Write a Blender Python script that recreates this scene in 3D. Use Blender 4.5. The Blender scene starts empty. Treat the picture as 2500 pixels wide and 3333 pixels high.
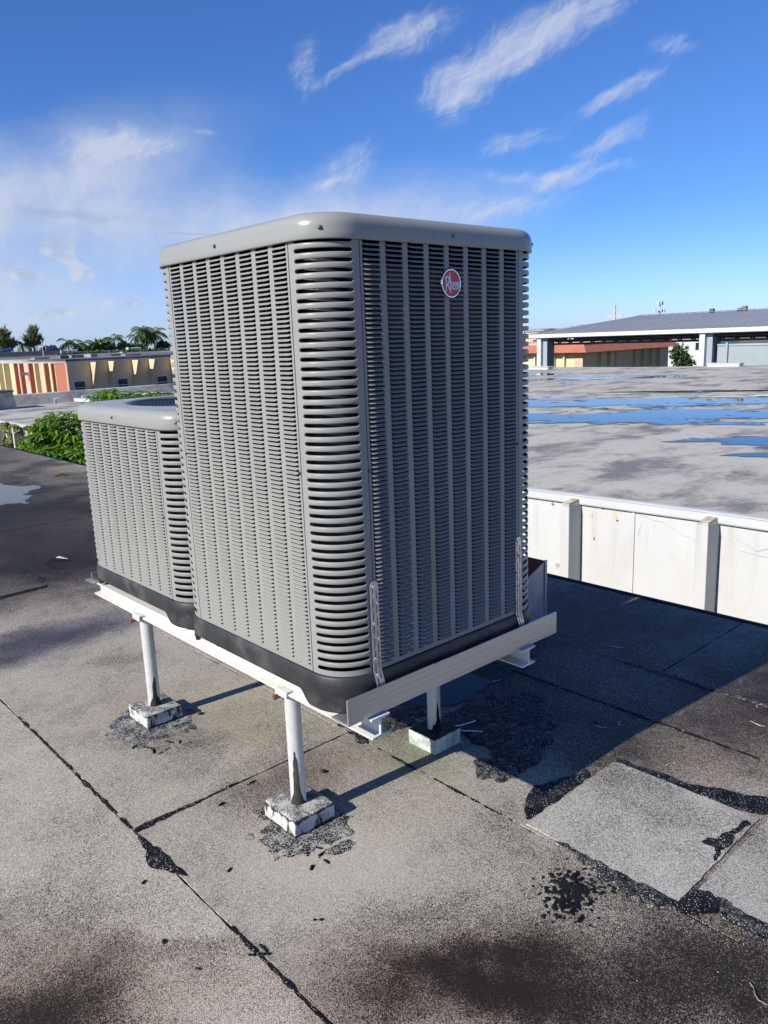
import bpy, bmesh, math, random
import numpy as np
from mathutils import Vector, Matrix, noise as mnoise
R = math.radians
rnd = random.Random(7)
S = bpy.context.scene
COL = S.collection

# ------------------------------------------------------------------ camera
cam = bpy.data.cameras.new('camera'); cam_o = bpy.data.objects.new('camera', cam); COL.objects.link(cam_o)
cam.sensor_fit = 'HORIZONTAL'; cam.sensor_width = 36.0; cam.lens = 36.0 * 2545.04 / 2500
cam.clip_start = 0.05; cam.clip_end = 6000
yaw, pitch, roll = 0.84198, 0.21853, -0.03781
f_ = Vector((math.cos(yaw)*math.cos(pitch), math.sin(yaw)*math.cos(pitch), -math.sin(pitch)))
r0 = Vector((math.sin(yaw), -math.cos(yaw), 0)); u0 = r0.cross(f_)
r1 = r0*math.cos(roll) + u0*math.sin(roll); u1 = -r0*math.sin(roll) + u0*math.cos(roll)
cam_o.matrix_world = Matrix(((r1.x, u1.x, -f_.x, -1.239), (r1.y, u1.y, -f_.y, -1.5905), (r1.z, u1.z, -f_.z, 1.5815), (0, 0, 0, 1)))
S.camera = cam_o

# ------------------------------------------------------------------ sun, sky, exposure
SUN_D = Vector((1.0, -0.085, -0.637)).normalized()
sun = bpy.data.lights.new('sun', 'SUN'); sun.energy = 4.8; sun.angle = R(0.53); sun.color = (1.0, 0.945, 0.86)
sun_o = bpy.data.objects.new('sun', sun); COL.objects.link(sun_o)
sun_o.rotation_euler = SUN_D.to_track_quat('-Z', 'Y').to_euler()
S.view_settings.view_transform = 'Standard'; S.view_settings.look = 'None'
S.view_settings.gamma = 1.0; S.view_settings.use_curve_mapping = False
S.view_settings.exposure = 0.52
S.cycles.max_bounces = 6; S.cycles.diffuse_bounces = 3; S.cycles.glossy_bounces = 3; S.cycles.caustics_reflective = False; S.cycles.caustics_refractive = False

W = bpy.data.worlds.new('World'); S.world = W; W.use_nodes = True
W.cycles.sampling_method = 'NONE'   # smooth sky: sampled through the surfaces alone, renders twice as fast
wt = W.node_tree; wt.nodes.clear()

def nd(nt, typ, ins=None, **props):
    n = nt.nodes.new('ShaderNode' + typ)
    for k, v in props.items(): setattr(n, k, v)
    for k, v in (ins or {}).items():
        s = n.inputs[k]
        if isinstance(v, bpy.types.NodeSocket): nt.links.new(v, s)
        else: s.default_value = v
    return n
def mth(nt, op, a, b=None, c=None, clamp=False):
    ins = {0: a}
    if b is not None: ins[1] = b
    if c is not None: ins[2] = c
    return nd(nt, 'Math', ins, operation=op, use_clamp=clamp).outputs[0]
def mrange(nt, v, a, b, c=0.0, d=1.0, t='SMOOTHSTEP'):
    return nd(nt, 'MapRange', {'Value': v, 'From Min': a, 'From Max': b, 'To Min': c, 'To Max': d}, interpolation_type=t).outputs[0]
def mixc(nt, f, a, b, bt='MIX'):
    n = nd(nt, 'Mix', {}, data_type='RGBA', blend_type=bt)
    for i, v in ((0, f), (6, a), (7, b)):
        if isinstance(v, bpy.types.NodeSocket): nt.links.new(v, n.inputs[i])
        elif i == 0: n.inputs[0].default_value = v
        else: n.inputs[i].default_value = tuple(v) + (1.0,) if len(v) == 3 else v
    return n.outputs[2]
def noi(nt, vec, scale, detail=3, rough=0.55, dist=0.0, typ=None):
    n = nd(nt, 'TexNoise', {'Vector': vec, 'Scale': scale, 'Detail': detail, 'Roughness': rough, 'Distortion': dist})
    return n.outputs['Fac'] if typ is None else n.outputs[typ]

def build_world():
    nt = wt
    sky = nd(nt, 'TexSky', sky_type='NISHITA', sun_disc=False, sun_elevation=R(32.5), altitude=0.0,
             air_density=1.0, dust_density=0.25, ozone_density=2.2)
    sky.sun_rotation = math.atan2(-SUN_D.x, -SUN_D.y)
    tc = nd(nt, 'TexCoord').outputs['Generated']
    sx = nd(nt, 'SeparateXYZ', {0: tc})
    # clear sea air: bluer than the dusty model sky, most of all in the band along the horizon
    skyc = mixc(nt, 1.0, sky.outputs[0], mixc(nt, mrange(nt, mth(nt, 'MULTIPLY', mth(nt, 'ARCSINE', sx.outputs[2]), 57.29578), 0.0, 9.0), (.72, 1.02, 1.95), (.47, .81, 1.42)), 'MULTIPLY')
    az = mth(nt, 'MULTIPLY', mth(nt, 'ARCTAN2', sx.outputs[1], sx.outputs[0]), 57.29578)
    el = mth(nt, 'MULTIPLY', mth(nt, 'ARCSINE', sx.outputs[2]), 57.29578)
    ae = nd(nt, 'CombineXYZ', {0: az, 1: el, 2: 0.0}).outputs[0]
    wv = nd(nt, 'VectorMath', {0: noi(nt, ae, 0.16, 4, 0.6, 0, 'Color'), 1: (0.5, 0.5, 0.5)}, operation='SUBTRACT').outputs[0]
    wv = nd(nt, 'VectorMath', {0: wv, 1: (4.5, 2.4, 0.0)}, operation='MULTIPLY').outputs[0]
    aew = nd(nt, 'VectorMath', {0: ae, 1: wv}, operation='ADD').outputs[0]
    # fibres combed along the wind: long in the streak direction, thin across it
    def fibre(rot, lx, ly, det=8, dist=.3):
        m = nd(nt, 'Mapping', {'Vector': aew, 'Rotation': (0, 0, R(rot)), 'Scale': (lx, ly, 1)}, vector_type='TEXTURE').outputs[0]
        return noi(nt, m, 1.0, det, .60, dist)
    st1 = fibre(-22, 5.0, .62); st2 = fibre(-62, 2.4, .50); st3 = fibre(-8, 6.0, .8)
    fib = mth(nt, 'ADD', mth(nt, 'ADD', mth(nt, 'MULTIPLY', st1, .50), mth(nt, 'MULTIPLY', st2, .32)), mth(nt, 'MULTIPLY', st3, .18))
    soft = mrange(nt, noi(nt, aew, 0.22, 5, 0.6), 0.3, 0.72)
    def ell(cx, cy, rx, ry, rot, k, vec=aew, lo=1.0, hi=0.0):
        m = nd(nt, 'Mapping', {'Vector': vec, 'Location': (cx, cy, 0), 'Rotation': (0, 0, R(rot)), 'Scale': (rx, ry, 1)}, vector_type='TEXTURE').outputs[0]
        l = nd(nt, 'VectorMath', {0: m}, operation='LENGTH').outputs['Value']
        return mth(nt, 'MULTIPLY', mrange(nt, l, lo, hi), k)
    def summ(items):
        a = items[0]
        for b in items[1:]: a = mth(nt, 'ADD', a, b)
        return a
    # azimuth grows to the left of the view, so a streak that rises to the right has a negative slope
    cir = summ([ell(37.2, 18.1, 12.0, 2.5, -18, 1.55), ell(43.2, 15.2, 3.8, 2.8, -35, .8), ell(45.2, 18.8, 5.6, 1.7, -16, 1.05),
                ell(50.0, 16.8, 4.2, .8, -26, .65), ell(52.5, 17.2, 1.8, 2.6, 10, .85), ell(32.0, 14.7, 5.0, 1.15, -15, 1.05),
                ell(32.6, 12.0, 5.4, 1.15, -25, 1.05), ell(28.9, 16.7, 3.2, 1.0, -3, .75), ell(38.6, 12.5, 5.5, 1.3, -10, .8),
                ell(37.8, 10.2, 5.6, .85, 8, .8), ell(33.5, 10.3, 5.6, 1.0, -8, .8), ell(64.5, 12.5, 8.0, 1.9, -6, .9),
                ell(50.2, 11.2, 5.5, 2.2, -26, .85), ell(58.9, 13.4, 1.8, .3, 3, .6), ell(39.5, 8.4, 8.0, 1.5, -6, .85)])
    cir = mth(nt, 'MULTIPLY', mrange(nt, mth(nt, 'ADD', cir, mth(nt, 'MULTIPLY', mth(nt, 'SUBTRACT', fib, .5), 3.6)), .0, 2.0), mrange(nt, cir, 0.0, .75))
    # a thin veil that thickens to the left, and a light general scatter of cirrus over the rest of the sky
    veil = summ([ell(75, 8.4, 23, 6.0, -6, 1.35), ell(52, 7.8, 20, 4.2, -4, 1.1), ell(74, 2.8, 24, 5.0, 0, 1.0), ell(120, 10, 40, 8, 0, .9), ell(64, 13.0, 11, 3.4, -12, .35)])
    veil = mth(nt, 'MULTIPLY', veil, mth(nt, 'ADD', mth(nt, 'MULTIPLY', soft, .50), .58))
    gen = nd(nt, 'Mapping', {'Vector': tc, 'Scale': (1.2, 3.0, 4.0)}).outputs[0]
    gen = mth(nt, 'MULTIPLY', mrange(nt, noi(nt, gen, 2.0, 6, .62, .8), .56, .85), mrange(nt, el, 22, 40, 0, .55))
    dens = mth(nt, 'ADD', mth(nt, 'ADD', cir, veil), gen, clamp=True)
    dens = mth(nt, 'MULTIPLY', dens, mrange(nt, el, -2, 1.5))
    white = (6.6, 7.1, 8.3, 1)
    colr = mixc(nt, mth(nt, 'MULTIPLY', dens, .78), skyc, white)
    # low cumulus banks at the left: puffs with a lit left side and grey undersides
    pv = noi(nt, ae, 0.55, 6, .58)
    puff = summ([ell(69.4, 6.4, 2.2, 1.5, 0, 1.0, ae), ell(68.0, 4.9, 1.9, 1.5, 0, 1.0, ae), ell(71.8, 4.9, 2.6, 1.2, 0, .9, ae), ell(66.0, 2.9, 4.5, .6, 0, .7, ae),
                 ell(61.5, 2.7, 1.6, .7, 0, .9, ae), ell(70.5, 2.4, 5.0, .8, 0, .7, ae)])
    pd = mrange(nt, mth(nt, 'ADD', puff, mth(nt, 'MULTIPLY', mth(nt, 'SUBTRACT', pv, .5), 1.7)), .42, .78)
    shade = mrange(nt, noi(nt, nd(nt, 'VectorMath', {0: ae, 1: (-.5, -.35, 0)}, operation='ADD').outputs[0], 0.55, 6, .58), .40, .62)
    pcol = mixc(nt, shade, (6.9, 7.2, 8.0), (4.4, 5.3, 7.2))
    colr = mixc(nt, mth(nt, 'MULTIPLY', pd, .62), colr, pcol)
    gs = summ([ell(68.5, 8.6, 5.0, .55, 3, .9, aew), ell(60.8, 7.35, 2.4, .13, 2, .9, ae), ell(63, 8.0, 2.6, .6, 0, .5, aew), ell(58, 4.2, 6, .3, 0, .4, aew)])
    colr = mixc(nt, mth(nt, 'MULTIPLY', gs, .55), colr, (3.3, 4.3, 6.5))
    bg = nd(nt, 'Background', {'Color': colr, 'Strength': 0.069})
    out = nd(nt, 'OutputWorld', {'Surface': bg.outputs[0]})
build_world()

# ------------------------------------------------------------------ object helpers
ORG = {}
def link(name, data, parent=None):
    o = bpy.data.objects.new(name, data); COL.objects.link(o)
    if parent is not None: o.parent = parent
    return o
def tag(o, label=None, cat=None, group=None, kind=None):
    if label: o['label'] = label
    if cat: o['category'] = cat
    if group: o['group'] = group
    if kind: o['kind'] = kind
    return o
def thing(name, label, cat, loc=(0, 0, 0), group=None):
    o = link(name, None); o.location = loc; o.empty_display_size = .05
    ORG[o.name] = Vector(loc)
    return tag(o, label, cat, group)
def mk(name, vf, mat, parent=None, smooth=False, kind=None):
    """One mesh object from (verts, faces) in world coordinates."""
    vs, fs = vf
    org = ORG.get(parent.name, Vector((0, 0, 0))) if parent is not None else Vector((0, 0, 0))
    me = bpy.data.meshes.new(name)
    v = np.asarray(vs, dtype=float).reshape(-1, 3) - np.array(org)
    me.from_pydata(v.tolist(), [], [list(f) for f in fs]); me.update()
    me.materials.append(M[mat])
    if smooth: me.polygons.foreach_set('use_smooth', [True]*len(me.polygons))
    o = link(name, me, parent)
    ORG[o.name] = org
    if kind: o['kind'] = kind
    return o
def bevel(o, w=.003, seg=2, ang=35):
    m = o.modifiers.new('bevel', 'BEVEL'); m.width = w; m.segments = seg; m.limit_method = 'ANGLE'; m.angle_limit = R(ang)
    return o

class MB:
    def __init__(s): s.v = []; s.f = []
    def add(s, vs, fs):
        b = len(s.v); s.v += [tuple(p) for p in vs]; s.f += [tuple(b+i for i in f) for f in fs]; return s
    def box(s, x0, x1, y0, y1, z0, z1):
        return s.add([(x, y, z) for z in (z0, z1) for y in (y0, y1) for x in (x0, x1)],
                     [(0, 2, 3, 1), (4, 5, 7, 6), (0, 1, 5, 4), (2, 6, 7, 3), (0, 4, 6, 2), (1, 3, 7, 5)])
    def prism(s, poly, axis, a, b):
        """Extrude a 2D polygon along axis 0/1/2 from a to b."""
        n = len(poly)
        def P(p, t):
            return (t, p[0], p[1]) if axis == 0 else ((p[0], t, p[1]) if axis == 1 else (p[0], p[1], t))
        return s.add([P(p, a) for p in poly]+[P(p, b) for p in poly],
                     [tuple(range(n))[::-1], tuple(range(n, 2*n))]+[(i, (i+1) % n, n+(i+1) % n, n+i) for i in range(n)])
    def tube(s, pts, r, n=8, caps=True):
        pts = [Vector(p) for p in pts]; rs = r if isinstance(r, (list, tuple)) else [r]*len(pts)
        vs = []; fs = []; prev = None
        for i, p in enumerate(pts):
            t = (pts[min(i+1, len(pts)-1)]-pts[max(i-1, 0)]).normalized()
            a = Vector((0, 0, 1)) if abs(t.z) < .9 else Vector((1, 0, 0))
            if prev is None: u = t.cross(a).normalized()
            else: u = (prev - t*prev.dot(t)).normalized()
            prev = u; w = t.cross(u)
            vs += [p+(u*math.cos(2*math.pi*k/n)+w*math.sin(2*math.pi*k/n))*rs[i] for k in range(n)]
        for i in range(len(pts)-1):
            for k in range(n): fs.append((i*n+k, i*n+(k+1) % n, (i+1)*n+(k+1) % n, (i+1)*n+k))
        if caps: fs += [tuple(range(n))[::-1], tuple((len(pts)-1)*n+k for k in range(n))]
        return s.add(vs, fs)
    @property
    def vf(s): return s.v, s.f

def dup(o, loc=None, parent=None, name=None):
    c = o.copy(); COL.objects.link(c)
    if name: c.name = name
    if parent is not None: c.parent = parent
    if loc is not None: c.location = loc
    return c

def fbm(x, y, z=0.0, s=1.0, o=4):
    return mnoise.fractal(Vector((x*s, y*s, z)), 1.0, 2.0, o)
def sdpoly(p, poly):
    x, y = p; d = 1e9; ins = False; n = len(poly)
    for i in range(n):
        ax, ay = poly[i]; bx, by = poly[(i+1) % n]
        ex, ey = bx-ax, by-ay; t = max(0, min(1, ((x-ax)*ex+(y-ay)*ey)/(ex*ex+ey*ey+1e-12)))
        d = min(d, math.hypot(x-ax-t*ex, y-ay-t*ey))
        if (ay > y) != (by > y) and x < ax+(y-ay)/(by-ay)*ex: ins = not ins
    return d if ins else -d
def blob(field, x0, x1, y0, y1, h, zb=0.0, thick=.003, soft=.01):
    """Marching-squares sheet of field>0, slightly domed from its edge inwards."""
    nx = max(2, int((x1-x0)/h)); ny = max(2, int((y1-y0)/h))
    X = [x0+(x1-x0)*i/nx for i in range(nx+1)]; Y = [y0+(y1-y0)*j/ny for j in range(ny+1)]
    F = [[field(x, y) for y in Y] for x in X]
    vs = []; fs = []; idx = {}
    def vid(p, key):
        if key not in idx:
            idx[key] = len(vs); fv = p[2]
            vs.append((p[0], p[1], zb+thick*min(1, max(0, fv)/soft)**.5))
        return idx[key]
    for i in range(nx):
        for j in range(ny):
            cs = [(i, j), (i+1, j), (i+1, j+1), (i, j+1)]; vals = [F[a][b] for a, b in cs]
            if max(vals) <= 0: continue
            poly = []
            for k in range(4):
                a, b = cs[k], cs[(k+1) % 4]; fa, fb = vals[k], vals[(k+1) % 4]
                if fa > 0: poly.append(vid((X[a[0]], Y[a[1]], fa), a))
                if (fa > 0) != (fb > 0):
                    t = fa/(fa-fb); key = (min(a, b), max(a, b))
                    poly.append(vid((X[a[0]]+(X[b[0]]-X[a[0]])*t, Y[a[1]]+(Y[b[1]]-Y[a[1]])*t, 0), key))
            if len(poly) > 2: fs.append(poly)
    return vs, fs

# ------------------------------------------------------------------ materials
M = {}
def newmat(name):
    m = bpy.data.materials.new(name); m.use_nodes = True; M[name] = m
    nt = m.node_tree; nt.nodes.clear()
    b = nd(nt, 'BsdfPrincipled'); nd(nt, 'OutputMaterial', {'Surface': b.outputs[0]})
    return nt, b
def setb(nt, b, **k):
    names = {'base': 'Base Color', 'rough': 'Roughness', 'metal': 'Metallic', 'spec': 'Specular IOR Level', 'normal': 'Normal', 'coat': 'Coat Weight', 'aniso': 'Anisotropic'}
    for kk, v in k.items():
        s = b.inputs[names[kk]]
        if isinstance(v, bpy.types.NodeSocket): nt.links.new(v, s)
        else: s.default_value = (tuple(v)+(1.0,)) if kk == 'base' else v
def bumpn(nt, h, strength=.3, dist=.005, normal=None):
    ins = {'Height': h, 'Strength': strength, 'Distance': dist}
    if normal is not None: ins['Normal'] = normal
    return nd(nt, 'Bump', ins).outputs[0]
def simple(name, base, rough=.5, metal=0.0, var=.12, vs=6.0, bump=0.0, bs=60.0, spec=.5, dirt=None, dirtf=.0, coords='Object', stretch=(1, 1, 1)):
    nt, b = newmat(name)
    co = nd(nt, 'TexCoord').outputs['Object'] if coords == 'Object' else nd(nt, 'NewGeometry').outputs['Position']
    if stretch != (1, 1, 1): co = nd(nt, 'Mapping', {'Vector': co, 'Scale': stretch}).outputs[0]
    n = noi(nt, co, vs, 5, .6)
    lo = tuple(c*(1-var) for c in base); hi = tuple(min(1, c*(1+var)) for c in base)
    c = mixc(nt, mrange(nt, n, .3, .7), lo, hi)
    if dirt is not None:
        d = noi(nt, co, vs*.6, 6, .65, .4)
        c = mixc(nt, mth(nt, 'MULTIPLY', mrange(nt, d, .48, .72), dirtf), c, dirt)
    rr = mrange(nt, noi(nt, co, vs*2.3, 4), .3, .7, max(.02, rough-.07), min(1, rough+.07))
    setb(nt, b, base=c, rough=rr, metal=metal, spec=spec)
    if bump > 0: setb(nt, b, normal=bumpn(nt, noi(nt, co, bs, 4, .6), bump))
    return nt, b

simple('paint', (.252, .255, .236), .36, 0, .035, 3.0, .03, 25, dirt=(.22, .215, .20), dirtf=.2, spec=.22)
simple('paint_cap', (.255, .258, .24), .30, 0, .02, 3.0, .0, 12, spec=.35)
simple('black_plastic', (.022, .023, .024), .5, 0, .3, 9, .12, 60, dirt=(.085, .085, .082), dirtf=.75)
nt_, b_ = simple('coil', (.022, .022, .024), .40, .5, .6, 7, 0, stretch=(1, 1, .35))
_co = nd(nt_, 'TexCoord').outputs['Object']
setb(nt_, b_, normal=bumpn(nt_, noi(nt_, nd(nt_, 'Mapping', {'Vector': _co, 'Scale': (12, 12, 300)}).outputs[0], 3.0, 2), .5, .003))
simple('dark_void', (.006, .006, .007), .7, 0, .1)
simple('wire_black', (.012, .012, .013), .35, 0, .1)
def dusty(name, k):
    nt = M[name].node_tree; b = [x for x in nt.nodes if x.type == 'BSDF_PRINCIPLED'][0]
    src = b.inputs['Base Color'].links[0].from_socket
    pos = nd(nt, 'NewGeometry').outputs['Position']
    sv = nd(nt, 'Mapping', {'Vector': pos, 'Scale': (26, 26, 1.3)}).outputs[0]
    run = mrange(nt, noi(nt, sv, 1.0, 5, .65), .50, .78)
    blot = mrange(nt, noi(nt, pos, 4.5, 6, .65), .42, .72)
    c = mixc(nt, mth(nt, 'MULTIPLY', mth(nt, 'MULTIPLY', run, blot), k), src, (.15, .14, .12))
    c = mixc(nt, mth(nt, 'MULTIPLY', mrange(nt, noi(nt, pos, 9, 5, .7), .52, .75), k*.35), c, (.36, .35, .32))
    nt.links.new(c, b.inputs['Base Color'])
dusty('paint', .38); dusty('paint_cap', .22)
simple('screw', (.10, .10, .09), .35, .8, .2, 50)
simple('screw_bright', (.62, .62, .60), .28, .9, .1, 50)
simple('aluminium', (.52, .52, .53), .36, .85, .10, 4.0, .06, 40, stretch=(.15, 6, 14))
simple('galv_strap', (.50, .51, .51), .38, .8, .12, 40)
simple('beam_white', (.60, .59, .55), .42, .0, .05, 6, .05, 40, dirt=(.45, .41, .33), dirtf=.45)
nt_, b_ = simple('galv_pipe', (.60, .61, .59), .42, .25, .06, 30, .03, 60, dirt=(.5, .52, .52), dirtf=.4)
simple('rust', (.16, .065, .03), .8, 0, .4, 30, .3, 90)
nt_, b_ = simple('duct_galv', (.40, .43, .46), .42, .55, .18, 5, .05, 20, dirt=(.28, .30, .33), dirtf=.6)
simple('duct_rust', (.11, .032, .018), .8, 0, .45, 9, .2, 60)
simple('white_wall', (.50, .505, .495), .75, 0, .03, 1.2, .12, 14, spec=.2, dirt=(.43, .42, .395), dirtf=.45, coords='W')
simple('fascia_white', (.50, .505, .495), .45, 0, .03, .8, .03, 8, dirt=(.48, .47, .45), dirtf=.35, coords='W')
simple('old_concrete', (.40, .36, .29), .9, 0, .35, 14, .5, 40)
simple('yellow_flake', (.52, .44, .24), .8, 0, .15, 10)
simple('brown_flake', (.20, .13, .07), .9, 0, .3, 20)
simple('crack_dark', (.34, .33, .31), .9, 0, .2, 20)
simple('badge_red', (.55, .012, .025), .25, 0, .08, 20)
simple('chrome', (.75, .75, .76), .16, 1.0, .04, 20)
simple('badge_white', (.62, .62, .64), .3, .3, .03, 20)
simple('cream', (.62, .475, .295), .85, 0, .06, .8, .1, 6, spec=.2, dirt=(.42, .33, .22), dirtf=.4)
simple('yellow', (.60, .52, .30), .85, 0, .05, .8, .1, 6, spec=.2)
simple('salmon', (.62, .40, .28), .85, 0, .05, .8, .1, 6, spec=.2)
simple('terracotta', (.36, .135, .09), .85, 0, .08, .8, .1, 6, spec=.2)
simple('window_frame', (.55, .55, .53), .5, .2, .05)
simple('glass_dark', (.02, .03, .04), .08, 0, .3, 2, spec=.8)
simple('roof_dark', (.10, .10, .105), .8, 0, .5, .25, .1, 5, dirt=(.5, .49, .47), dirtf=.7)
simple('metal_roof', (.27, .275, .285), .5, .0, .06, .3)
simple('canopy_white', (.60, .59, .55), .5, 0, .04, .4)
simple('steel_bluegrey', (.30, .35, .38), .5, .1, .08, .5)
simple('panel_paleblue', (.27, .315, .32), .5, .0, .08, .3)
simple('truss_dark', (.07, .06, .055), .8, 0, .2, 1)
simple('solar', (.02, .025, .05), .2, .2, .2, 1)
simple('pole_grey', (.45, .43, .40), .8, 0, .1, 2)
simple('trunk', (.16, .125, .09), .9, 0, .3, 5, .4, 12)
simple('palm_trunk', (.32, .29, .25), .9, 0, .25, 3, .4, 8)
simple('twig', (.30, .25, .18), .85, 0, .3, 40)
simple('twig_pale', (.45, .42, .36), .85, 0, .2, 40)
simple('leaf_yellow', (.68, .47, .05), .5, 0, .2, 30)
simple('leaf_dry', (.52, .44, .36), .7, 0, .25, 30)
simple('grit', (.62, .60, .56), .8, 0, .1, 30)
simple('ground_far', (.13, .13, .09), .95, 0, .4, .05, 0)
simple('concrete_ground', (.30, .29, .27), .9, 0, .2, .5, .1, 6)

def foliage(name, a, b, c, trans=.25):
    nt, bs = newmat(name)
    co = nd(nt, 'NewGeometry').outputs['Position']
    rp = nd(nt, 'NewGeometry').outputs['Random Per Island']
    n = mrange(nt, noi(nt, co, 1.3, 3), .35, .65)
    col = mixc(nt, n, a, b)
    col = mixc(nt, mth(nt, 'MULTIPLY', mrange(nt, rp, .55, 1), .8), col, c)
    setb(nt, bs, base=col, rough=.42, spec=.4)
    tr = nd(nt, 'BsdfTranslucent', {'Color': mixc(nt, .5, col, (.25, .35, .02))})
    mx = nd(nt, 'MixShader', {0: trans, 1: bs.outputs[0], 2: tr.outputs[0]})
    out = [x for x in nt.nodes if x.type == 'OUTPUT_MATERIAL'][0]
    nt.links.new(mx.outputs[0], out.inputs[0])
foliage('leaf_bright', (.06, .15, .012), (.10, .22, .018), (.17, .31, .03), .3)
foliage('leaf_dark', (.025, .055, .015), (.04, .085, .02), (.07, .12, .03), .15)
foliage('leaf_vine', (.09, .13, .02), (.13, .16, .035), (.24, .15, .05), .2)
foliage('leaf_pale', (.11, .135, .075), (.14, .165, .09), (.18, .20, .11), .25)
foliage('leaf_palm', (.055, .095, .025), (.085, .135, .035), (.16, .17, .06), .25)

def ellm(nt, vec, cx, cy, rx, ry, rot=0, inner=.35):
    m = nd(nt, 'Mapping', {'Vector': vec, 'Location': (cx, cy, 0), 'Rotation': (0, 0, R(rot)), 'Scale': (rx, ry, 1)}, vector_type='TEXTURE').outputs[0]
    l = nd(nt, 'VectorMath', {0: m}, operation='LENGTH').outputs['Value']
    return mrange(nt, l, 1.0, inner)
def granule(name, bias=.0, stains_shade=True, light=(.51, .465, .385), dark=(.024, .018, .0135), scale=470):
    """Granulated bitumen cap sheet: pale mineral granules over black bitumen, thinned out by staining and painted shade."""
    nt, b = newmat(name)
    pos = nd(nt, 'NewGeometry').outputs['Position']
    flat = nd(nt, 'VectorMath', {0: pos, 1: (1, 1, 0)}, operation='MULTIPLY').outputs[0]
    w = nd(nt, 'VectorMath', {0: noi(nt, flat, 4.0, 5, .65, 0, 'Color'), 1: (.5, .5, .5)}, operation='SUBTRACT').outputs[0]
    wf = nd(nt, 'VectorMath', {0: flat, 1: nd(nt, 'VectorMath', {0: w, 1: (.30, .30, 0)}, operation='MULTIPLY').outputs[0]}, operation='ADD').outputs[0]
    w2 = nd(nt, 'VectorMath', {0: noi(nt, flat, 1.6, 3, .55, 0, 'Color'), 1: (.5, .5, .5)}, operation='SUBTRACT').outputs[0]
    wf = nd(nt, 'VectorMath', {0: wf, 1: nd(nt, 'VectorMath', {0: w2, 1: (.40, .40, 0)}, operation='MULTIPLY').outputs[0]}, operation='ADD').outputs[0]
    t = mth(nt, 'MULTIPLY', mrange(nt, noi(nt, flat, 1.3, 5, .65), .40, .75), .42)
    t = mth(nt, 'ADD', t, mth(nt, 'MULTIPLY', mrange(nt, noi(nt, flat, 7.0, 4, .7), .5, .8), .16))
    tint = None
    if stains_shade:
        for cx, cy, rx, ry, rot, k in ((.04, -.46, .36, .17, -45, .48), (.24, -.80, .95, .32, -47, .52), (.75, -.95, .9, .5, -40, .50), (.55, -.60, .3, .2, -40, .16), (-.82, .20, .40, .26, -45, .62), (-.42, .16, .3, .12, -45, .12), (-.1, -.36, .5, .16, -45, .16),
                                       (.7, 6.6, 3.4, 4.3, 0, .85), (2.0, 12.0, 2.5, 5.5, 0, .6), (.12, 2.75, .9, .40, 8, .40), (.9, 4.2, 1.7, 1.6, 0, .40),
                                       (1.9, -.4, 1.3, .75, -10, .50), (2.2, .9, 1.3, 1.9, 0, .55), (1.3, .5, .7, .9, 0, .40), (.22, .62, .5, .28, 0, .22),  # dark right-hand roof, deepened in colour under the units' cast shadow
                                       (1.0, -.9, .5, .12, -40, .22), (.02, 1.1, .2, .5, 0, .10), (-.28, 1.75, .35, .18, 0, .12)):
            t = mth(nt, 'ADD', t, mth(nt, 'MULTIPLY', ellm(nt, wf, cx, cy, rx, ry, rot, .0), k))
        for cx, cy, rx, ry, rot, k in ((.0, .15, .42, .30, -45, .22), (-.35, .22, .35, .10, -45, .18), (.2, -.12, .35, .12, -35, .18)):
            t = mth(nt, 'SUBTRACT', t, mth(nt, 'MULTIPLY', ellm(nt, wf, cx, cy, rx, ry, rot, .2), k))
    t = mth(nt, 'ADD', t, .20+bias)
    vo = nd(nt, 'TexVoronoi', {'Vector': flat, 'Scale': scale, 'Randomness': 1.0}, feature='F1')
    cell = nd(nt, 'SeparateColor', {0: vo.outputs['Color']}).outputs[0]
    vo2 = nd(nt, 'TexVoronoi', {'Vector': flat, 'Scale': scale*.42, 'Randomness': 1.0}, feature='F1')
    cell2 = nd(nt, 'SeparateColor', {0: vo2.outputs['Color']}).outputs[0]
    gran = mth(nt, 'ADD', mth(nt, 'MULTIPLY', cell, .80), mth(nt, 'MULTIPLY', cell2, .20))
    msk = mrange(nt, mth(nt, 'SUBTRACT', gran, t), -.42, .46)
    lc = mixc(nt, nd(nt, 'SeparateColor', {0: vo.outputs['Color']}).outputs[1], tuple(c*.72 for c in light), tuple(min(1, c*1.25) for c in light))
    if stains_shade:
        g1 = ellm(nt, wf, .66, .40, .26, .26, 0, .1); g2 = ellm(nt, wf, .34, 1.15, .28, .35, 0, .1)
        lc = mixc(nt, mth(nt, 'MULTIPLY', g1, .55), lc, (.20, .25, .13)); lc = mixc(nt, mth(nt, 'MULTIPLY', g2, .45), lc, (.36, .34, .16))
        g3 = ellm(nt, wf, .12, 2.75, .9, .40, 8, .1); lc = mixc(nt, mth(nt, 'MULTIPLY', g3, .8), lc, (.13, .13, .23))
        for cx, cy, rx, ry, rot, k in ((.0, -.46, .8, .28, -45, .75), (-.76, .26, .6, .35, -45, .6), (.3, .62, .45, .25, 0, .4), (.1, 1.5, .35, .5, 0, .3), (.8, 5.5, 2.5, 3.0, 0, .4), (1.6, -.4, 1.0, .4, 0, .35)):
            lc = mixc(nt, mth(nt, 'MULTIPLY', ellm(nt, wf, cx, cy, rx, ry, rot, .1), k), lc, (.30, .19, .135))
    col = mixc(nt, msk, dark, lc)
    oi = nd(nt, 'ObjectInfo').outputs['Random']
    col = mixc(nt, 1.0, col, nd(nt, 'CombineColor', {0: mrange(nt, oi, 0, 1, .86, 1.0), 1: mrange(nt, oi, 0, 1, .86, 1.0), 2: mrange(nt, oi, 0, 1, .87, 1.0)}).outputs[0], 'MULTIPLY')
    rough = mrange(nt, t, .3, .95, .85, .52)
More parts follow.
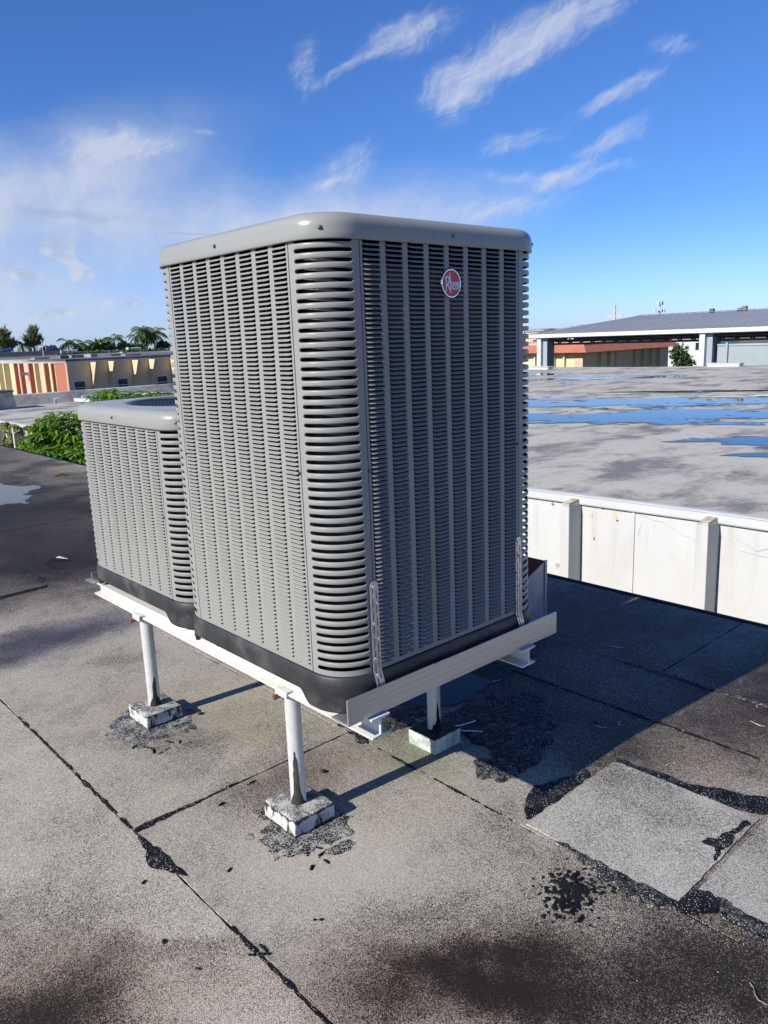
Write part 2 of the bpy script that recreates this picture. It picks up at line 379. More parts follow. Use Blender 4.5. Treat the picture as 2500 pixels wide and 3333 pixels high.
    if stains_shade:
        rough = mth(nt, 'SUBTRACT', rough, mth(nt, 'MULTIPLY', g3, .22))
    hb = mth(nt, 'SUBTRACT', mth(nt, 'MULTIPLY', cell, .5), mth(nt, 'MULTIPLY', vo.outputs['Distance'], 1.2))
    nm = bumpn(nt, hb, .55, .0022)
    nm = bumpn(nt, noi(nt, flat, 14, 4, .6), .25, .006, nm)
    setb(nt, b, base=col, rough=rough, spec=.12, normal=nm)
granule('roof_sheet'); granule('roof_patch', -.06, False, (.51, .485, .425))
def tarm(name, crack=0.0, gran=0.0, base=(.005, .005, .006), cs=38):
    nt, b = newmat(name)
    pos = nd(nt, 'NewGeometry').outputs['Position']
    h = noi(nt, pos, 55, 5, .65)
    col = mixc(nt, mrange(nt, noi(nt, pos, 12, 4), .35, .7), base, tuple(c*2.2+.003 for c in base))
    hh = mth(nt, 'MULTIPLY', h, .6)
    if crack:
        wv = nd(nt, 'VectorMath', {0: noi(nt, pos, 20, 3, .6, 0, 'Color'), 1: (.03, .03, .03)}, operation='MULTIPLY').outputs[0]
        cp = nd(nt, 'VectorMath', {0: pos, 1: wv}, operation='ADD').outputs[0]
        vo = nd(nt, 'TexVoronoi', {'Vector': cp, 'Scale': cs, 'Randomness': .9}, feature='DISTANCE_TO_EDGE').outputs['Distance']
        e = mrange(nt, vo, .0, .10)
        hh = mth(nt, 'ADD', hh, mth(nt, 'MULTIPLY', e, 3.0*crack))
        col = mixc(nt, e, (.004, .004, .005), mixc(nt, mrange(nt, noi(nt, pos, 30, 4), .4, .7), (.022, .022, .024), (.10, .095, .09)))
    if gran:
        vg = nd(nt, 'TexVoronoi', {'Vector': pos, 'Scale': 430}, feature='F1')
        g = nd(nt, 'SeparateColor', {0: vg.outputs['Color']}).outputs[0]
        thr = mrange(nt, noi(nt, pos, 16, 4, .65), .35, .65, .95-gran*.9, 1.0-gran*.25)
        k = mth(nt, 'GREATER_THAN', g, thr)
        col = mixc(nt, k, col, (.44, .43, .40)); hh = mth(nt, 'ADD', hh, mth(nt, 'MULTIPLY', k, 1.0))
    setb(nt, b, base=col, rough=mrange(nt, h, .3, .7, .45, .75), spec=.16, normal=bumpn(nt, hh, .5, .005))
tarm('tar'); tarm('tar_gran', 0, .05); tarm('tar_collar', 0, .60, (.014, .013, .012)); tarm('grit_top', 0, .95, (.05, .048, .045)); tarm('tar_crack', 1.0, .03, cs=26); tarm('tar_crack_gran', .8, .10, cs=30)
tarm('tar_brown', 0, 0, (.030, .026, .023))

def water(name, base=(.012, .014, .017), rough=.03):
    nt, b = newmat(name)
    pos = nd(nt, 'NewGeometry').outputs['Position']
    setb(nt, b, base=base, rough=rough, spec=.5, normal=bumpn(nt, noi(nt, pos, 3.0, 2), .02, .01))
    b.inputs['IOR'].default_value = 1.33
water('water')

def block_mat():
    nt, b = newmat('curb_coat')
    pos = nd(nt, 'NewGeometry').outputs['Position']
    z = nd(nt, 'SeparateXYZ', {0: pos}).outputs[2]
    n = noi(nt, nd(nt, 'Mapping', {'Vector': pos, 'Scale': (1, 1, .45)}).outputs[0], 24, 7, .74)
    c = mixc(nt, mrange(nt, noi(nt, pos, 18, 4), .35, .7), (.62, .61, .56), (.40, .39, .35))
    k = mrange(nt, mth(nt, 'ADD', n, mth(nt, 'ADD', mth(nt, 'MULTIPLY', mrange(nt, z, .014, .0), .30), mth(nt, 'MULTIPLY', mrange(nt, z, .046, .062), .16))), .53, .60)
    c = mixc(nt, k, c, (.03, .028, .026))
    setb(nt, b, base=c, rough=.65, spec=.35, normal=bumpn(nt, noi(nt, pos, 60, 4, .6), .5, .006))
    nt, b = newmat('curb_green')
    pos = nd(nt, 'NewGeometry').outputs['Position']
    c = mixc(nt, mrange(nt, noi(nt, pos, 22, 5, .65), .35, .65), (.56, .60, .54), (.30, .36, .29))
    c = mixc(nt, mrange(nt, noi(nt, pos, 55, 5, .7), .60, .66), c, (.03, .035, .03))
    setb(nt, b, base=c, rough=.6, spec=.35, normal=bumpn(nt, noi(nt, pos, 60, 4, .6), .4, .006))
block_mat()

def far_roof_mat():
    nt, b = newmat('far_roof')
    pos = nd(nt, 'NewGeometry').outputs['Position']
    p2 = nd(nt, 'Mapping', {'Vector': pos, 'Rotation': (0, 0, R(56)), 'Scale': (.8, 1.25, 1)}).outputs[0]
    n1 = noi(nt, p2, .8, 9, .72, .3); n2 = noi(nt, pos, 3.1, 6, .72, .2); n3 = noi(nt, pos, 60, 3, .6)
    c = mixc(nt, mrange(nt, n1, .36, .54), (.17, .158, .135), (.46, .435, .375))
    c = mixc(nt, mth(nt, 'MULTIPLY', mrange(nt, n2, .5, .75), .55), c, (.16, .15, .145))
    c = mixc(nt, mth(nt, 'MULTIPLY', mrange(nt, n3, .35, .7), .35), c, (.22, .21, .20))
    setb(nt, b, base=c, rough=mrange(nt, n1, .3, .6, .5, .85), spec=.35, normal=bumpn(nt, n2, .2, .02))
far_roof_mat()
simple('wet_roof', (.13, .118, .105), .42, 0, .35, 1.5, .1, 8, spec=.35, coords='W')
def wall_grime():
    nt = M['white_wall'].node_tree; b = [x for x in nt.nodes if x.type == 'BSDF_PRINCIPLED'][0]
    src = b.inputs['Base Color'].links[0].from_socket
    pos = nd(nt, 'NewGeometry').outputs['Position']; z = nd(nt, 'SeparateXYZ', {0: pos}).outputs[2]
    run = mrange(nt, noi(nt, nd(nt, 'Mapping', {'Vector': pos, 'Scale': (9, 9, .7)}).outputs[0], 1.0, 6, .7), .46, .75)
    k = mth(nt, 'MULTIPLY', mth(nt, 'MULTIPLY', run, mrange(nt, z, -1.1, -.12)), .40)
    c = mixc(nt, k, src, (.33, .315, .27))
    c = mixc(nt, mth(nt, 'MULTIPLY', mrange(nt, noi(nt, pos, 7, 7, .75), .60, .72), .45), c, (.40, .385, .34))
    nt.links.new(c, b.inputs['Base Color'])
wall_grime()

# ------------------------------------------------------------------ the near roof
XE = 2.915   # roof edge above the gap
def near_roof():
    mb = MB(); mb.box(-9, XE, -7, 34, -4.2, -.006)
    roof = mk('roof', mb.vf, 'tar'); tag(roof, kind='structure')
    seams = [-4.06, -3.13, -2.20, -1.27, -.34, .59, 1.53, 1.975, XE+.004]
    cross = {-1: []}
    cuts = {3: [-2.6, 2.3, 7.4, 15.0], 4: [-3.0, .735, 6.4, 12.6], 5: [-2.2, 5.86, 11.2, 19], 6: [-4.0, 7.0, 14.2], 7: [-3.3, .11, 6.97, 13.1, 21]}
    k = 0
    for i in range(len(seams)-1):
        ys = [-7]+cuts.get(i, [1.0+.7*i, 9.5])+[33.9]
        for j in range(len(ys)-1):
            x0, x1, y0, y1 = seams[i], seams[i+1], ys[j], ys[j+1]
            near = (x1 > -1.3 and y0 < 8)
            st = .025 if near else .3
            pts = []
            def edge(ax, ay, bx, by):
                L = math.hypot(bx-ax, by-ay); n = max(1, int(L/st)); nx_, ny_ = -(by-ay)/L, (bx-ax)/L
                for q in range(n):
                    t = q/n; px, py = ax+(bx-ax)*t, ay+(by-ay)*t
                    g = .0022 + .0052*max(0, fbm(px, py, i*3.3, 3.0, 3)+.30) + .0032*fbm(px, py, j+.5, 45, 2)
                    g = max(-.0015, g)
                    pts.append((px+nx_*g, py+ny_*g))
            edge(x0, y0, x1, y0); edge(x1, y0, x1, y1); edge(x1, y1, x0, y1); edge(x0, y1, x0, y0)
            n = len(pts); zt = .0004*((k*7) % 5)
            mb = MB(); mb.add([(p[0], p[1], zt) for p in pts]+[(p[0], p[1], -.0055) for p in pts],
                              [tuple(range(n))]+[(q, n+q, n+(q+1) % n, (q+1) % n) for q in range(n)])
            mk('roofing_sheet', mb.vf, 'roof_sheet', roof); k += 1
    # square repair patches of newer sheet
    def patch(poly, z, mat='roof_patch'):
        pts = []
        m = len(poly)
        for a in range(m):
            A, B = poly[a], poly[(a+1) % m]; L = math.dist(A, B); q = max(1, int(L/.02))
            for t in range(q):
                px, py = A[0]+(B[0]-A[0])*t/q, A[1]+(B[1]-A[1])*t/q
                pts.append((px+.004*fbm(px, py, 2, 25, 2), py+.004*fbm(px, py, 7, 25, 2)))
        n = len(pts)
        mb = MB().add([(p[0], p[1], z) for p in pts]+[(p[0], p[1], .0015) for p in pts], [tuple(range(n))]+[(q, n+q, n+(q+1) % n, (q+1) % n) for q in range(n)])
        return mk('repair_patch', mb.vf, mat, roof)
    patch([(.60, -.695), (1.155, -.690), (1.145, -.165), (.605, -.17)], .0055)
    patch([(.715, -1.35), (1.9, -1.35), (1.9, -.71), (.70, -.71)], .006, 'roof_patch')
    patch([(-.3, 3.80), (.45, 3.83), (.45, 4.37), (-.3, 4.40)], .007, 'roof_sheet')
    # tar: seams that bled, mopped edges round the patches
    def tar(poly, mat='tar_gran', amp=.02, sc=14, h=.008, z=.0022, th=.003, grow=0.0, seed=0):
        xs = [p[0] for p in poly]; ys = [p[1] for p in poly]
        def fl(x, y): return sdpoly((x, y), poly)+grow+amp*fbm(x, y, seed, sc, 4)
        return mk('tar_patch', blob(fl, min(xs)-.05, max(xs)+.05, min(ys)-.05, max(ys)+.05, h, z, th, .01), mat, roof, True)
    tar([(-.365, .60), (-.335, .74), (-.325, .60), (-.322, .40), (-.345, .43), (-.385, .52)], amp=.012, h=.006, seed=1)
    tar([(-.345, .72), (-.10, .728), (-.10, .742), (-.33, .752)], amp=.010, sc=20, h=.006, seed=2)
    tar([(-.06, .732), (.10, .733), (.10, .741), (-.06, .743)], amp=.007, sc=25, h=.005, seed=21)
    tar([(-.346, .75), (-.334, .75), (-.334, 1.9), (-.346, 1.9)], amp=.007, sc=18, h=.007, seed=3)
    tar([(-.345, -.38), (-.335, -.38), (-.335, .12), (-.345, .12)], amp=.006, sc=22, h=.006, seed=4)
    # round the big patch
    tar([(.59, -.185), (.60, -.165), (1.0, -.16), (1.02, -.12), (.80, -.055), (.70, -.085)], amp=.014, h=.007, seed=5)
    tar([(1.13, -.17), (1.175, -.17), (1.21, -.46), (1.30, -.66), (1.20, -.70), (1.15, -.60), (1.14, -.40)], 'tar_gran', amp=.022, sc=16, h=.007, seed=6)
    tar([(.535, -.64), (.585, -.72), (.612, -.70), (.612, -.40), (.60, -.27), (.575, -.40), (.545, -.50)], 'tar_crack_gran', amp=.014, sc=20, h=.006, seed=7, th=.006)
    tar([(.22, -.46), (.34, -.60), (.60, -.56), (.575, -.34), (.42, -.30)], 'tar', amp=.105, sc=62, h=.0035, grow=-.082, seed=8)
    tar([(.60, -.685), (.70, -.70), (.705, -.78), (.64, -.79), (.58, -.73)], 'tar_gran', amp=.016, h=.007, seed=9, z=.006)
    tar([(.63, -.80), (.71, -.76), (.705, -1.2), (.655, -1.2)], 'tar_crack_gran', amp=.016, sc=22, h=.008, seed=10, z=.005)
    tar([(.85, -.685), (1.10, -.68), (1.12, -.665), (.97, -.64), (.90, -.60), (.92, -.66)], 'tar_gran', amp=.016, sc=24, h=.006, seed=11, z=.0058)
    # seams at the right, in and beyond the shadow
    tar([(1.523, -1.2), (1.537, -1.2), (1.54, 1.2), (1.526, 1.2)], 'tar', amp=.008, sc=16, h=.01, seed=12)
    tar([(1.955, -1.0), (2.0, -1.0), (2.0, .3), (1.965, .3)], 'tar_crack_gran', amp=.012, sc=16, h=.01, seed=13)
    tar([(.582, -.15), (.592, -.15), (.598, .74), (.588, .74)], 'tar_gran', amp=.008, sc=18, h=.008, seed=14, grow=-.002)
    tar([(.14, 3.76), (.46, 3.80), (.475, 3.86), (.42, 3.84), (.10, 3.80)], 'tar', amp=.012, h=.012, seed=15)
    tar([(.43, 4.40), (.47, 4.40), (.52, 4.05), (.46, 3.92), (.455, 4.2)], 'tar_gran', amp=.015, h=.012, seed=16)
    # alligatored tar by the middle leg
    tar([(.76, .06), (.98, .02), (1.22, .16), (1.30, .22), (1.42, .34), (1.36, .46), (1.15, .56), (.98, .55), (.88, .50), (.90, .25)], 'tar_crack', amp=.035, sc=9, h=.014, seed=17, th=.006)
    tar([(.70, .13), (.80, .03), (.88, .06), (.86, .16), (.78, .22)], 'tar_crack_gran', amp=.03, sc=14, h=.008, seed=18, th=.008)
    tar([(.55, .62), (.95, .58), (.95, .72), (.60, .80)], 'tar_crack', amp=.04, sc=9, h=.012, seed=19, th=.004)
    # collars of granules round the leg curbs
    for cx, cy, ex, ey, sd in ((.09, .375, .155, .175, 30), (.085, 1.43, .165, .185, 31)):
        def fl(x, y): return 1-math.hypot((x-cx+.02)/ex, (y-cy+.03)/ey)+.46*fbm(x, y, sd, 8, 5)+.16*fbm(x, y, sd+4, 34, 4)
        mk('tar_patch', blob(fl, cx-.34, cx+.34, cy-.36, cy+.36, .007, .002, .0022, .5), 'tar_collar', roof, True)
    # drips of tar beside the curbs
    for (x, y, L, a) in ((-.02, 1.15, .05, .3), (-.05, 1.18, .03, 1.2), (.03, 1.2, .03, 2), (-.09, 1.27, .02, .5), (.06, 1.17, .02, 1), (-.055, 1.22, .03, 2.2), (.01, .235, .05, .9), (.045, .22, .02, 2),
                         (.03, .19, .018, .2), (.02, .15, .02, 1.5), (-.03, .16, .014, .6), (-.15, -.03, .02, 2.4), (-.22, .33, .02, .4), (-.34, -.02, .05, 2.45), (-.32, -.01, .03, 1.6), (.10, .70, .03, .1), (-.05, .66, .014, 0), (-.43, .47, .012, .4), (-.5, .2, .01, 1), (-.48, .05, .012, 2), (.28, .70, .015, 1.1)):
        dx, dy = math.cos(a)*L*.5, math.sin(a)*L*.5
        def fl(px, py): return .0045-min(math.hypot(px-x-dx*t, py-y-dy*t) for t in (-1, -.5, 0, .5, 1))+.004*fbm(px, py, x*9, 60, 3)
        mk('tar_drip', blob(fl, x-L, x+L, y-L, y+L, .003, .002, .005, .005), 'tar', roof, True)
    # the metal drip edge
    mb = MB(); mb.prism([(XE-.05, .0015), (XE-.045, .003), (XE-.015, .004), (XE+.006, .001), (XE+.012, -.012), (XE+.012, -.09), (XE+.008, -.09), (XE+.007, -.02), (XE-.02, -.004)], 1, -7, 34)
    e = mk('drip_edge', mb.vf, 'tar', roof, True)
    # puddles
    def pud(fl, x0, x1, y0, y1, h, z):
        o = mk('puddle', blob(fl, x0, x1, y0, y1, h, z, .0006, .05), 'water', None, True); tag(o, kind='structure'); return o
    pud(lambda x, y: 1-math.hypot((x-1.30)/.42, (y-8.1)/.85)+.55*fbm(x, y, 4, 1.7, 5), .5, 2.3, 6.4, 9.6, .04, .0024)
    pud(lambda x, y: 1-math.hypot((x-1.25)/.30, (y-.74)/.17)+.35*fbm(x, y, 2, 5, 4), .8, 1.7, .4, 1.1, .012, .0034)
    return roof
ROOF = near_roof()

# ground of the passage between the buildings and the land beyond
mb = MB(); mb.add([(-900, -900, -4.0), (2500, -900, -4.0), (2500, 2500, -4.0), (-900, 2500, -4.0)], [(0, 1, 2, 3)])
tag(mk('ground', mb.vf, 'ground_far'), kind='structure')
mb = MB(); mb.add([(XE, -30, -3.99), (5.4, -30, -3.99), (5.4, 60, -3.99), (XE, 60, -3.99)], [(0, 1, 2, 3)])
tag(mk('path', mb.vf, 'concrete_ground'), kind='structure')

# ------------------------------------------------------------------ building across the gap
def zfar(y): return -.0128*min(17.5, max(0, y-1.5))
def far_building():
    t = thing('flat_roofed_building', 'white walled building with wide flat puddled roof across the gap', 'building', (5.3, 0, -4))
    ys = [-26, -10, 1.5]+[1.5+17.5*i/6 for i in range(1, 7)]+[27]
    v = []; f = []
    for i, y in enumerate(ys): v += [(5.29, y, zfar(y)-.002), (33.5, y, zfar(y)-.002)]
    for i in range(len(ys)-1): f.append((2*i, 2*i+1, 2*i+3, 2*i+2))
    global DECK
    DECK = mk('roof_deck', (v, f), 'far_roof', t)
    # wall, with its top following the roof
    n = len(ys); v = [(5.3, y, zfar(y)-.01) for y in ys]+[(5.3, y, -4) for y in ys]+[(33.48, y, zfar(y)-.01) for y in ys]+[(33.48, y, -4) for y in ys]
    f = [(i, i+1, n+i+1, n+i) for i in range(n-1)]+[(2*n+i, 3*n+i, 3*n+i+1, 2*n+i+1) for i in range(n-1)]+[(0, n, 3*n, 2*n), (n-1, 3*n-1, 4*n-1, 2*n-1)]
    wall = mk('wall', (v, f), 'white_wall', t)
    # fascia band
    v = []; f = []
    prof = [(5.296, -.088), (5.268, -.088), (5.262, -.075), (5.262, -.008), (5.256, .0), (5.256, .010), (5.30, .012), (5.36, .006), (5.36, -.01)]
    m = len(prof)
    for y in ys: v += [(px, y, zfar(y)+pz) for px, pz in prof]
    for i in range(len(ys)-1):
        for k in range(m-1): f.append((i*m+k, i*m+k+1, (i+1)*m+k+1, (i+1)*m+k))
    mk('fascia', (v, f), 'fascia_white', t)
    # pilasters with broken concrete tops
    base = None
    for k in range(-4, 15):
        y = 1.372+1.4*k
        rr = random.Random(k+50)
        z0 = zfar(y)-.030
        mb = MB(); ztop = z0
        prf = [(y, -4), (y, ztop-.02), (y+.108, ztop-.02), (y+.108, -4)]
        mb = MB()
        zz = [-4, -1.6, -1.0, -.6, ztop-.045]
        ring = lambda z, j: [(5.085+.004*rr.uniform(-1, 1)*j, y+.004*rr.uniform(-1, 1)*j, z), (5.085+.004*rr.uniform(-1, 1)*j, y+.108+.003*rr.uniform(-1, 1)*j, z), (5.299, y+.108, z), (5.299, y, z)]
        vs = []
        for z in zz: vs += ring(z, 1)
        fs = []
        for i in range(len(zz)-1):
            for q in range(4): fs.append((i*4+q, i*4+(q+1) % 4, i*4+4+(q+1) % 4, i*4+4+q))
        mb.add(vs, fs)
        p = mk('pilaster', mb.vf, 'white_wall', t); bevel(p, .006, 2)
        vs = ring(ztop-.045, 1)+[(5.10, y+.012, ztop-.022), (5.10, y+.095, ztop-.030), (5.299, y+.102, ztop+.004), (5.299, y+.006, ztop+.006)]
        mk('broken_top', (vs, [(0, 1, 5, 4), (1, 2, 6, 5), (2, 3, 7, 6), (3, 0, 4, 7), (4, 5, 6, 7)]), 'old_concrete', p)
        # shallow joint cover between two pilasters
        yj = y+.108+.70
        mk('joint_strip', MB().box(5.288, 5.2995, yj, yj+.034, -4, zfar(yj)-.09).vf, 'white_wall', t)
    # flaking paint and cracks
    def flake(y0, z0, ry, rz, mat, sd):
        ry *= .62; rz *= .62
        def fl(y, z): return 1-math.hypot((y-y0)/ry, (z-z0)/rz)+.7*fbm(y, z, sd, 14, 4)
        vs, fs = blob(fl, y0-2*ry, y0+2*ry, z0-2*rz, z0+2*rz, min(ry, rz)/5, 0, .0)
        mk('paint_flake', ([(5.2975, a, b) for a, b, c in vs], fs), mat, wall)
    for a in ((2.66, -.20, .028, .045, 'yellow_flake', 1), (2.63, -.36, .014, .05, 'yellow_flake', 2), (2.40, -.17, .04, .035, 'yellow_flake', 3), (2.37, -.215, .022, .018, 'brown_flake', 4),
              (2.49, -.16, .02, .02, 'yellow_flake', 5), (2.62, -.43, .012, .03, 'brown_flake', 6), (2.92, -.17, .02, .03, 'old_concrete', 7), (3.12, -.15, .025, .02, 'brown_flake', 8), (2.53, -.12, .02, .01, 'brown_flake', 9), (1.9, -.20, .015, .01, 'yellow_flake', 10), (1.25, -.25, .012, .02, 'yellow_flake', 11), (3.05, -.8, .04, .06, 'crack_dark', 12), (2.85, -.3, .01, .08, 'brown_flake', 13), (2.85, -.7, .008, .05, 'crack_dark', 14)):
        flake(*a)
    def crack(pts, w=.0028):
        mb = MB(); vs = []
        q = []
        for i in range(len(pts)-1):
            for s in range(10):
                tt = s/10; q.append((pts[i][0]+(pts[i+1][0]-pts[i][0])*tt, pts[i][1]+(pts[i+1][1]-pts[i][1])*tt))
        q = [(a+.012*fbm(a, b, 1, 12, 3), b+.012*fbm(a, b, 6, 12, 3)) for a, b in q]
        for a, b in q: vs += [(5.2972, a, b-w*(.5+abs(fbm(a, b, 3, 30, 2)))), (5.2972, a+w*.6, b+w)]
        mk('crack', (vs, [(2*i, 2*i+1, 2*i+3, 2*i+2) for i in range(len(q)-1)]), 'crack_dark', wall)
    crack([(2.12, -.13), (1.9, -.16), (1.7, -.25), (1.50, -.30)]); crack([(1.25, -.18), (1.05, -.28), (.8, -.20), (.5, -.26)]); crack([(1.2, -.30), (.9, -.33), (.5, -.30)], .002)
    crack([(2.10, -.2), (2.15, -.33), (2.11, -.4)], .002)
    # raised dark kerb along the far side of the roof, low box and small vents
    y = 27
    mk('roof_kerb', MB().prism([(26.75, zfar(27)-.02), (26.95, .13), (27.0, .15), (27.25, .15), (27.3, -1)], 0, 5.3, 33.5).vf, 'far_roof', t)
    return t
FB = far_building()
def roof_puddles():
    d = Vector((2.6, -5.4, 0)).normalized(); e = Vector((d.y*-1, d.x, 0))
    def band(cx, cy, L, Wd, sd, thr):
        def fl(x, y):
            p = Vector((x-cx, y-cy, 0)); a, b = p.dot(d), p.dot(e)
            return thr-math.hypot(a/L, b/Wd)+.62*mnoise.fractal(Vector((a*.45, b*1.1, sd)), .42, 2.0, 7)
        return fl
    k = 0
    for cx, cy, L, Wd, sd, thr in ((15.6, 7.6, 11, 1.8, 1.0, .60), (12.4, 6.5, 9, 1.7, 3.3, .62), (18.6, 8.8, 9, 1.0, 8.0, .30), (10.3, 2.2, 2.5, .8, 5.0, .6), (25.0, 14.5, 5, 1.3, 6.0, .55), (27.5, 19, 4, 1.2, 9.0, .5), (8.9, 1.9, 1.5, .35, 11, .6), (17.5, 19.5, 5, 1.0, 13, .4)):
        fl = band(cx, cy, L, Wd, sd, thr)
        vs, fs = blob(fl, cx-L*1.3, cx+L*1.3, cy-L*1.3, cy+L*1.3, .10, 0, 0)
        vs = [(x, y, zfar(y)+.003) for x, y, z in vs]
        if fs: tag(mk('puddle', ([(x, y, z+.002) for x, y, z in vs], fs), 'water'), kind='structure')
        vs, fs = blob(lambda x, y: fl(x, y)+.10+.10*fbm(x, y, 3, 1.5, 4), cx-L*1.3, cx+L*1.3, cy-L*1.3, cy+L*1.3, .14, 0, 0)
        if fs: mk('wet_margin', ([(x, y, zfar(y)+.002) for x, y, z in vs], fs), 'wet_roof', DECK, kind='stuff')
roof_puddles()
def roof_bits():
    t = thing('roof_hatch', 'dark low curb box at the left end of the flat roof', 'roof hatch', (6.4, 25.7, zfar(25.7)))
    mk('body', MB().prism([(5.4, zfar(25.6)-.02), (7.12, zfar(25.6)-.02), (7.03, .33), (5.4, .36)], 1, 25.6, 26.6).vf, 'far_roof', t)
    mk('lid', MB().box(5.3, 7.08, 25.55, 26.65, .335, .375).vf, 'roof_dark', t)
    t = thing('roof_curb', 'white capped curb on the flat roof behind the bush', 'roof curb', (7.5, 19.0, zfar(19)))
    mk('body', MB().box(7.02, 9.2, 18.95, 19.9, zfar(19)-.02, .22).vf, 'fascia_white', t)
    mk('cap', MB().box(6.88, 9.3, 18.85, 20.0, .22, .30).vf, 'fascia_white', t)
    for i, (x, y) in enumerate(((8.6, 26.3), (9.6, 26.4))):
        t = thing('roof_vent', ['short vent pipe by the roof kerb', 'squat white vent with a hood by the roof kerb'][i], 'vent', (x, y, zfar(y)))
        mk('pipe', MB().tube([(x, y, zfar(y)-.02), (x, y, zfar(y)+.15)], .045, 10).vf, 'duct_galv', t)
        mk('hood', MB().tube([(x-.02, y, zfar(y)+.17), (x+(.12 if i == 0 else .5), y-.02, zfar(y)+.16)], .05, 10).vf, 'fascia_white', t)
roof_bits()

# ------------------------------------------------------------------ condensing units
def rsq(x0, y0, x1, y1, r, n=10):
    """Rounded rectangle, counter-clockwise from the near left corner's left tangent; returns (x, y, nx, ny)."""
    out = []
    for cx, cy, a0 in ((x0+r, y0+r, 180), (x1-r, y0+r, 270), (x1-r, y1-r, 0), (x0+r, y1-r, 90)):
        for i in range(n+1):
            a = R(a0+90*i/n); out.append((cx+r*math.cos(a), cy+r*math.sin(a), math.cos(a), math.sin(a)))
    return out
def dens(path, step=.03):
    out = []
    m = len(path)
    for i in range(m):
        a, b = path[i], path[(i+1) % m]; L = math.hypot(b[0]-a[0], b[1]-a[1]); k = max(1, int(L/step))
        for q in range(k):
            t = q/k; nx, ny = a[2]+(b[2]-a[2])*t, a[3]+(b[3]-a[3])*t; l = math.hypot(nx, ny)
            out.append((a[0]+(b[0]-a[0])*t, a[1]+(b[1]-a[1])*t, nx/l, ny/l))
    return out
def loft(rings, closed=True):
    v = []; f = []; n = len(rings[0])
    for r_ in rings: v += r_
    for i in range(len(rings)-1):
        for k in range(n if closed else n-1): f.append((i*n+k, i*n+(k+1) % n, (i+1)*n+(k+1) % n, (i+1)*n+k))
    return v, f

PITCH = .01232
def louver_vf(w):
    """A pressed louver: the sheet is lanced and pushed out along its lower lip; local x along, y outwards, z up from the row's floor."""
    p = PITCH; us = [0, .0035, .0075, w*.5, w-.0075, w-.0035, w]
    ramp = [0, .72, 1, 1, 1, .72, 0]
    prof = [(1.0, 0.0), (.92, .45), (.78, .9), (.665, 1.0), (.635, .95)]
    v = []; f = []
    for zf, of in prof:
        for u, rp in zip(us, ramp):
            zz = p*(1.0-(1.0-zf)*(.35+.65*rp))
            v.append((u-w/2, .0074*of*rp, zz))
    n = len(us)
    for i in range(len(prof)-1):
        for k in range(n-1): f.append((i*n+k, (i+1)*n+k, (i+1)*n+k+1, i*n+k+1))
    b = len(v)
    v += [(-w/2, 0, 0), (w/2, 0, 0), (w/2, 0, p*.12), (-w/2, 0, p*.12), (-w/2, -.003, p*.10), (w/2, -.003, p*.10)]
    f += [(b, b+1, b+2, b+3), (b+3, b+2, b+5, b+4)]
    return v, f

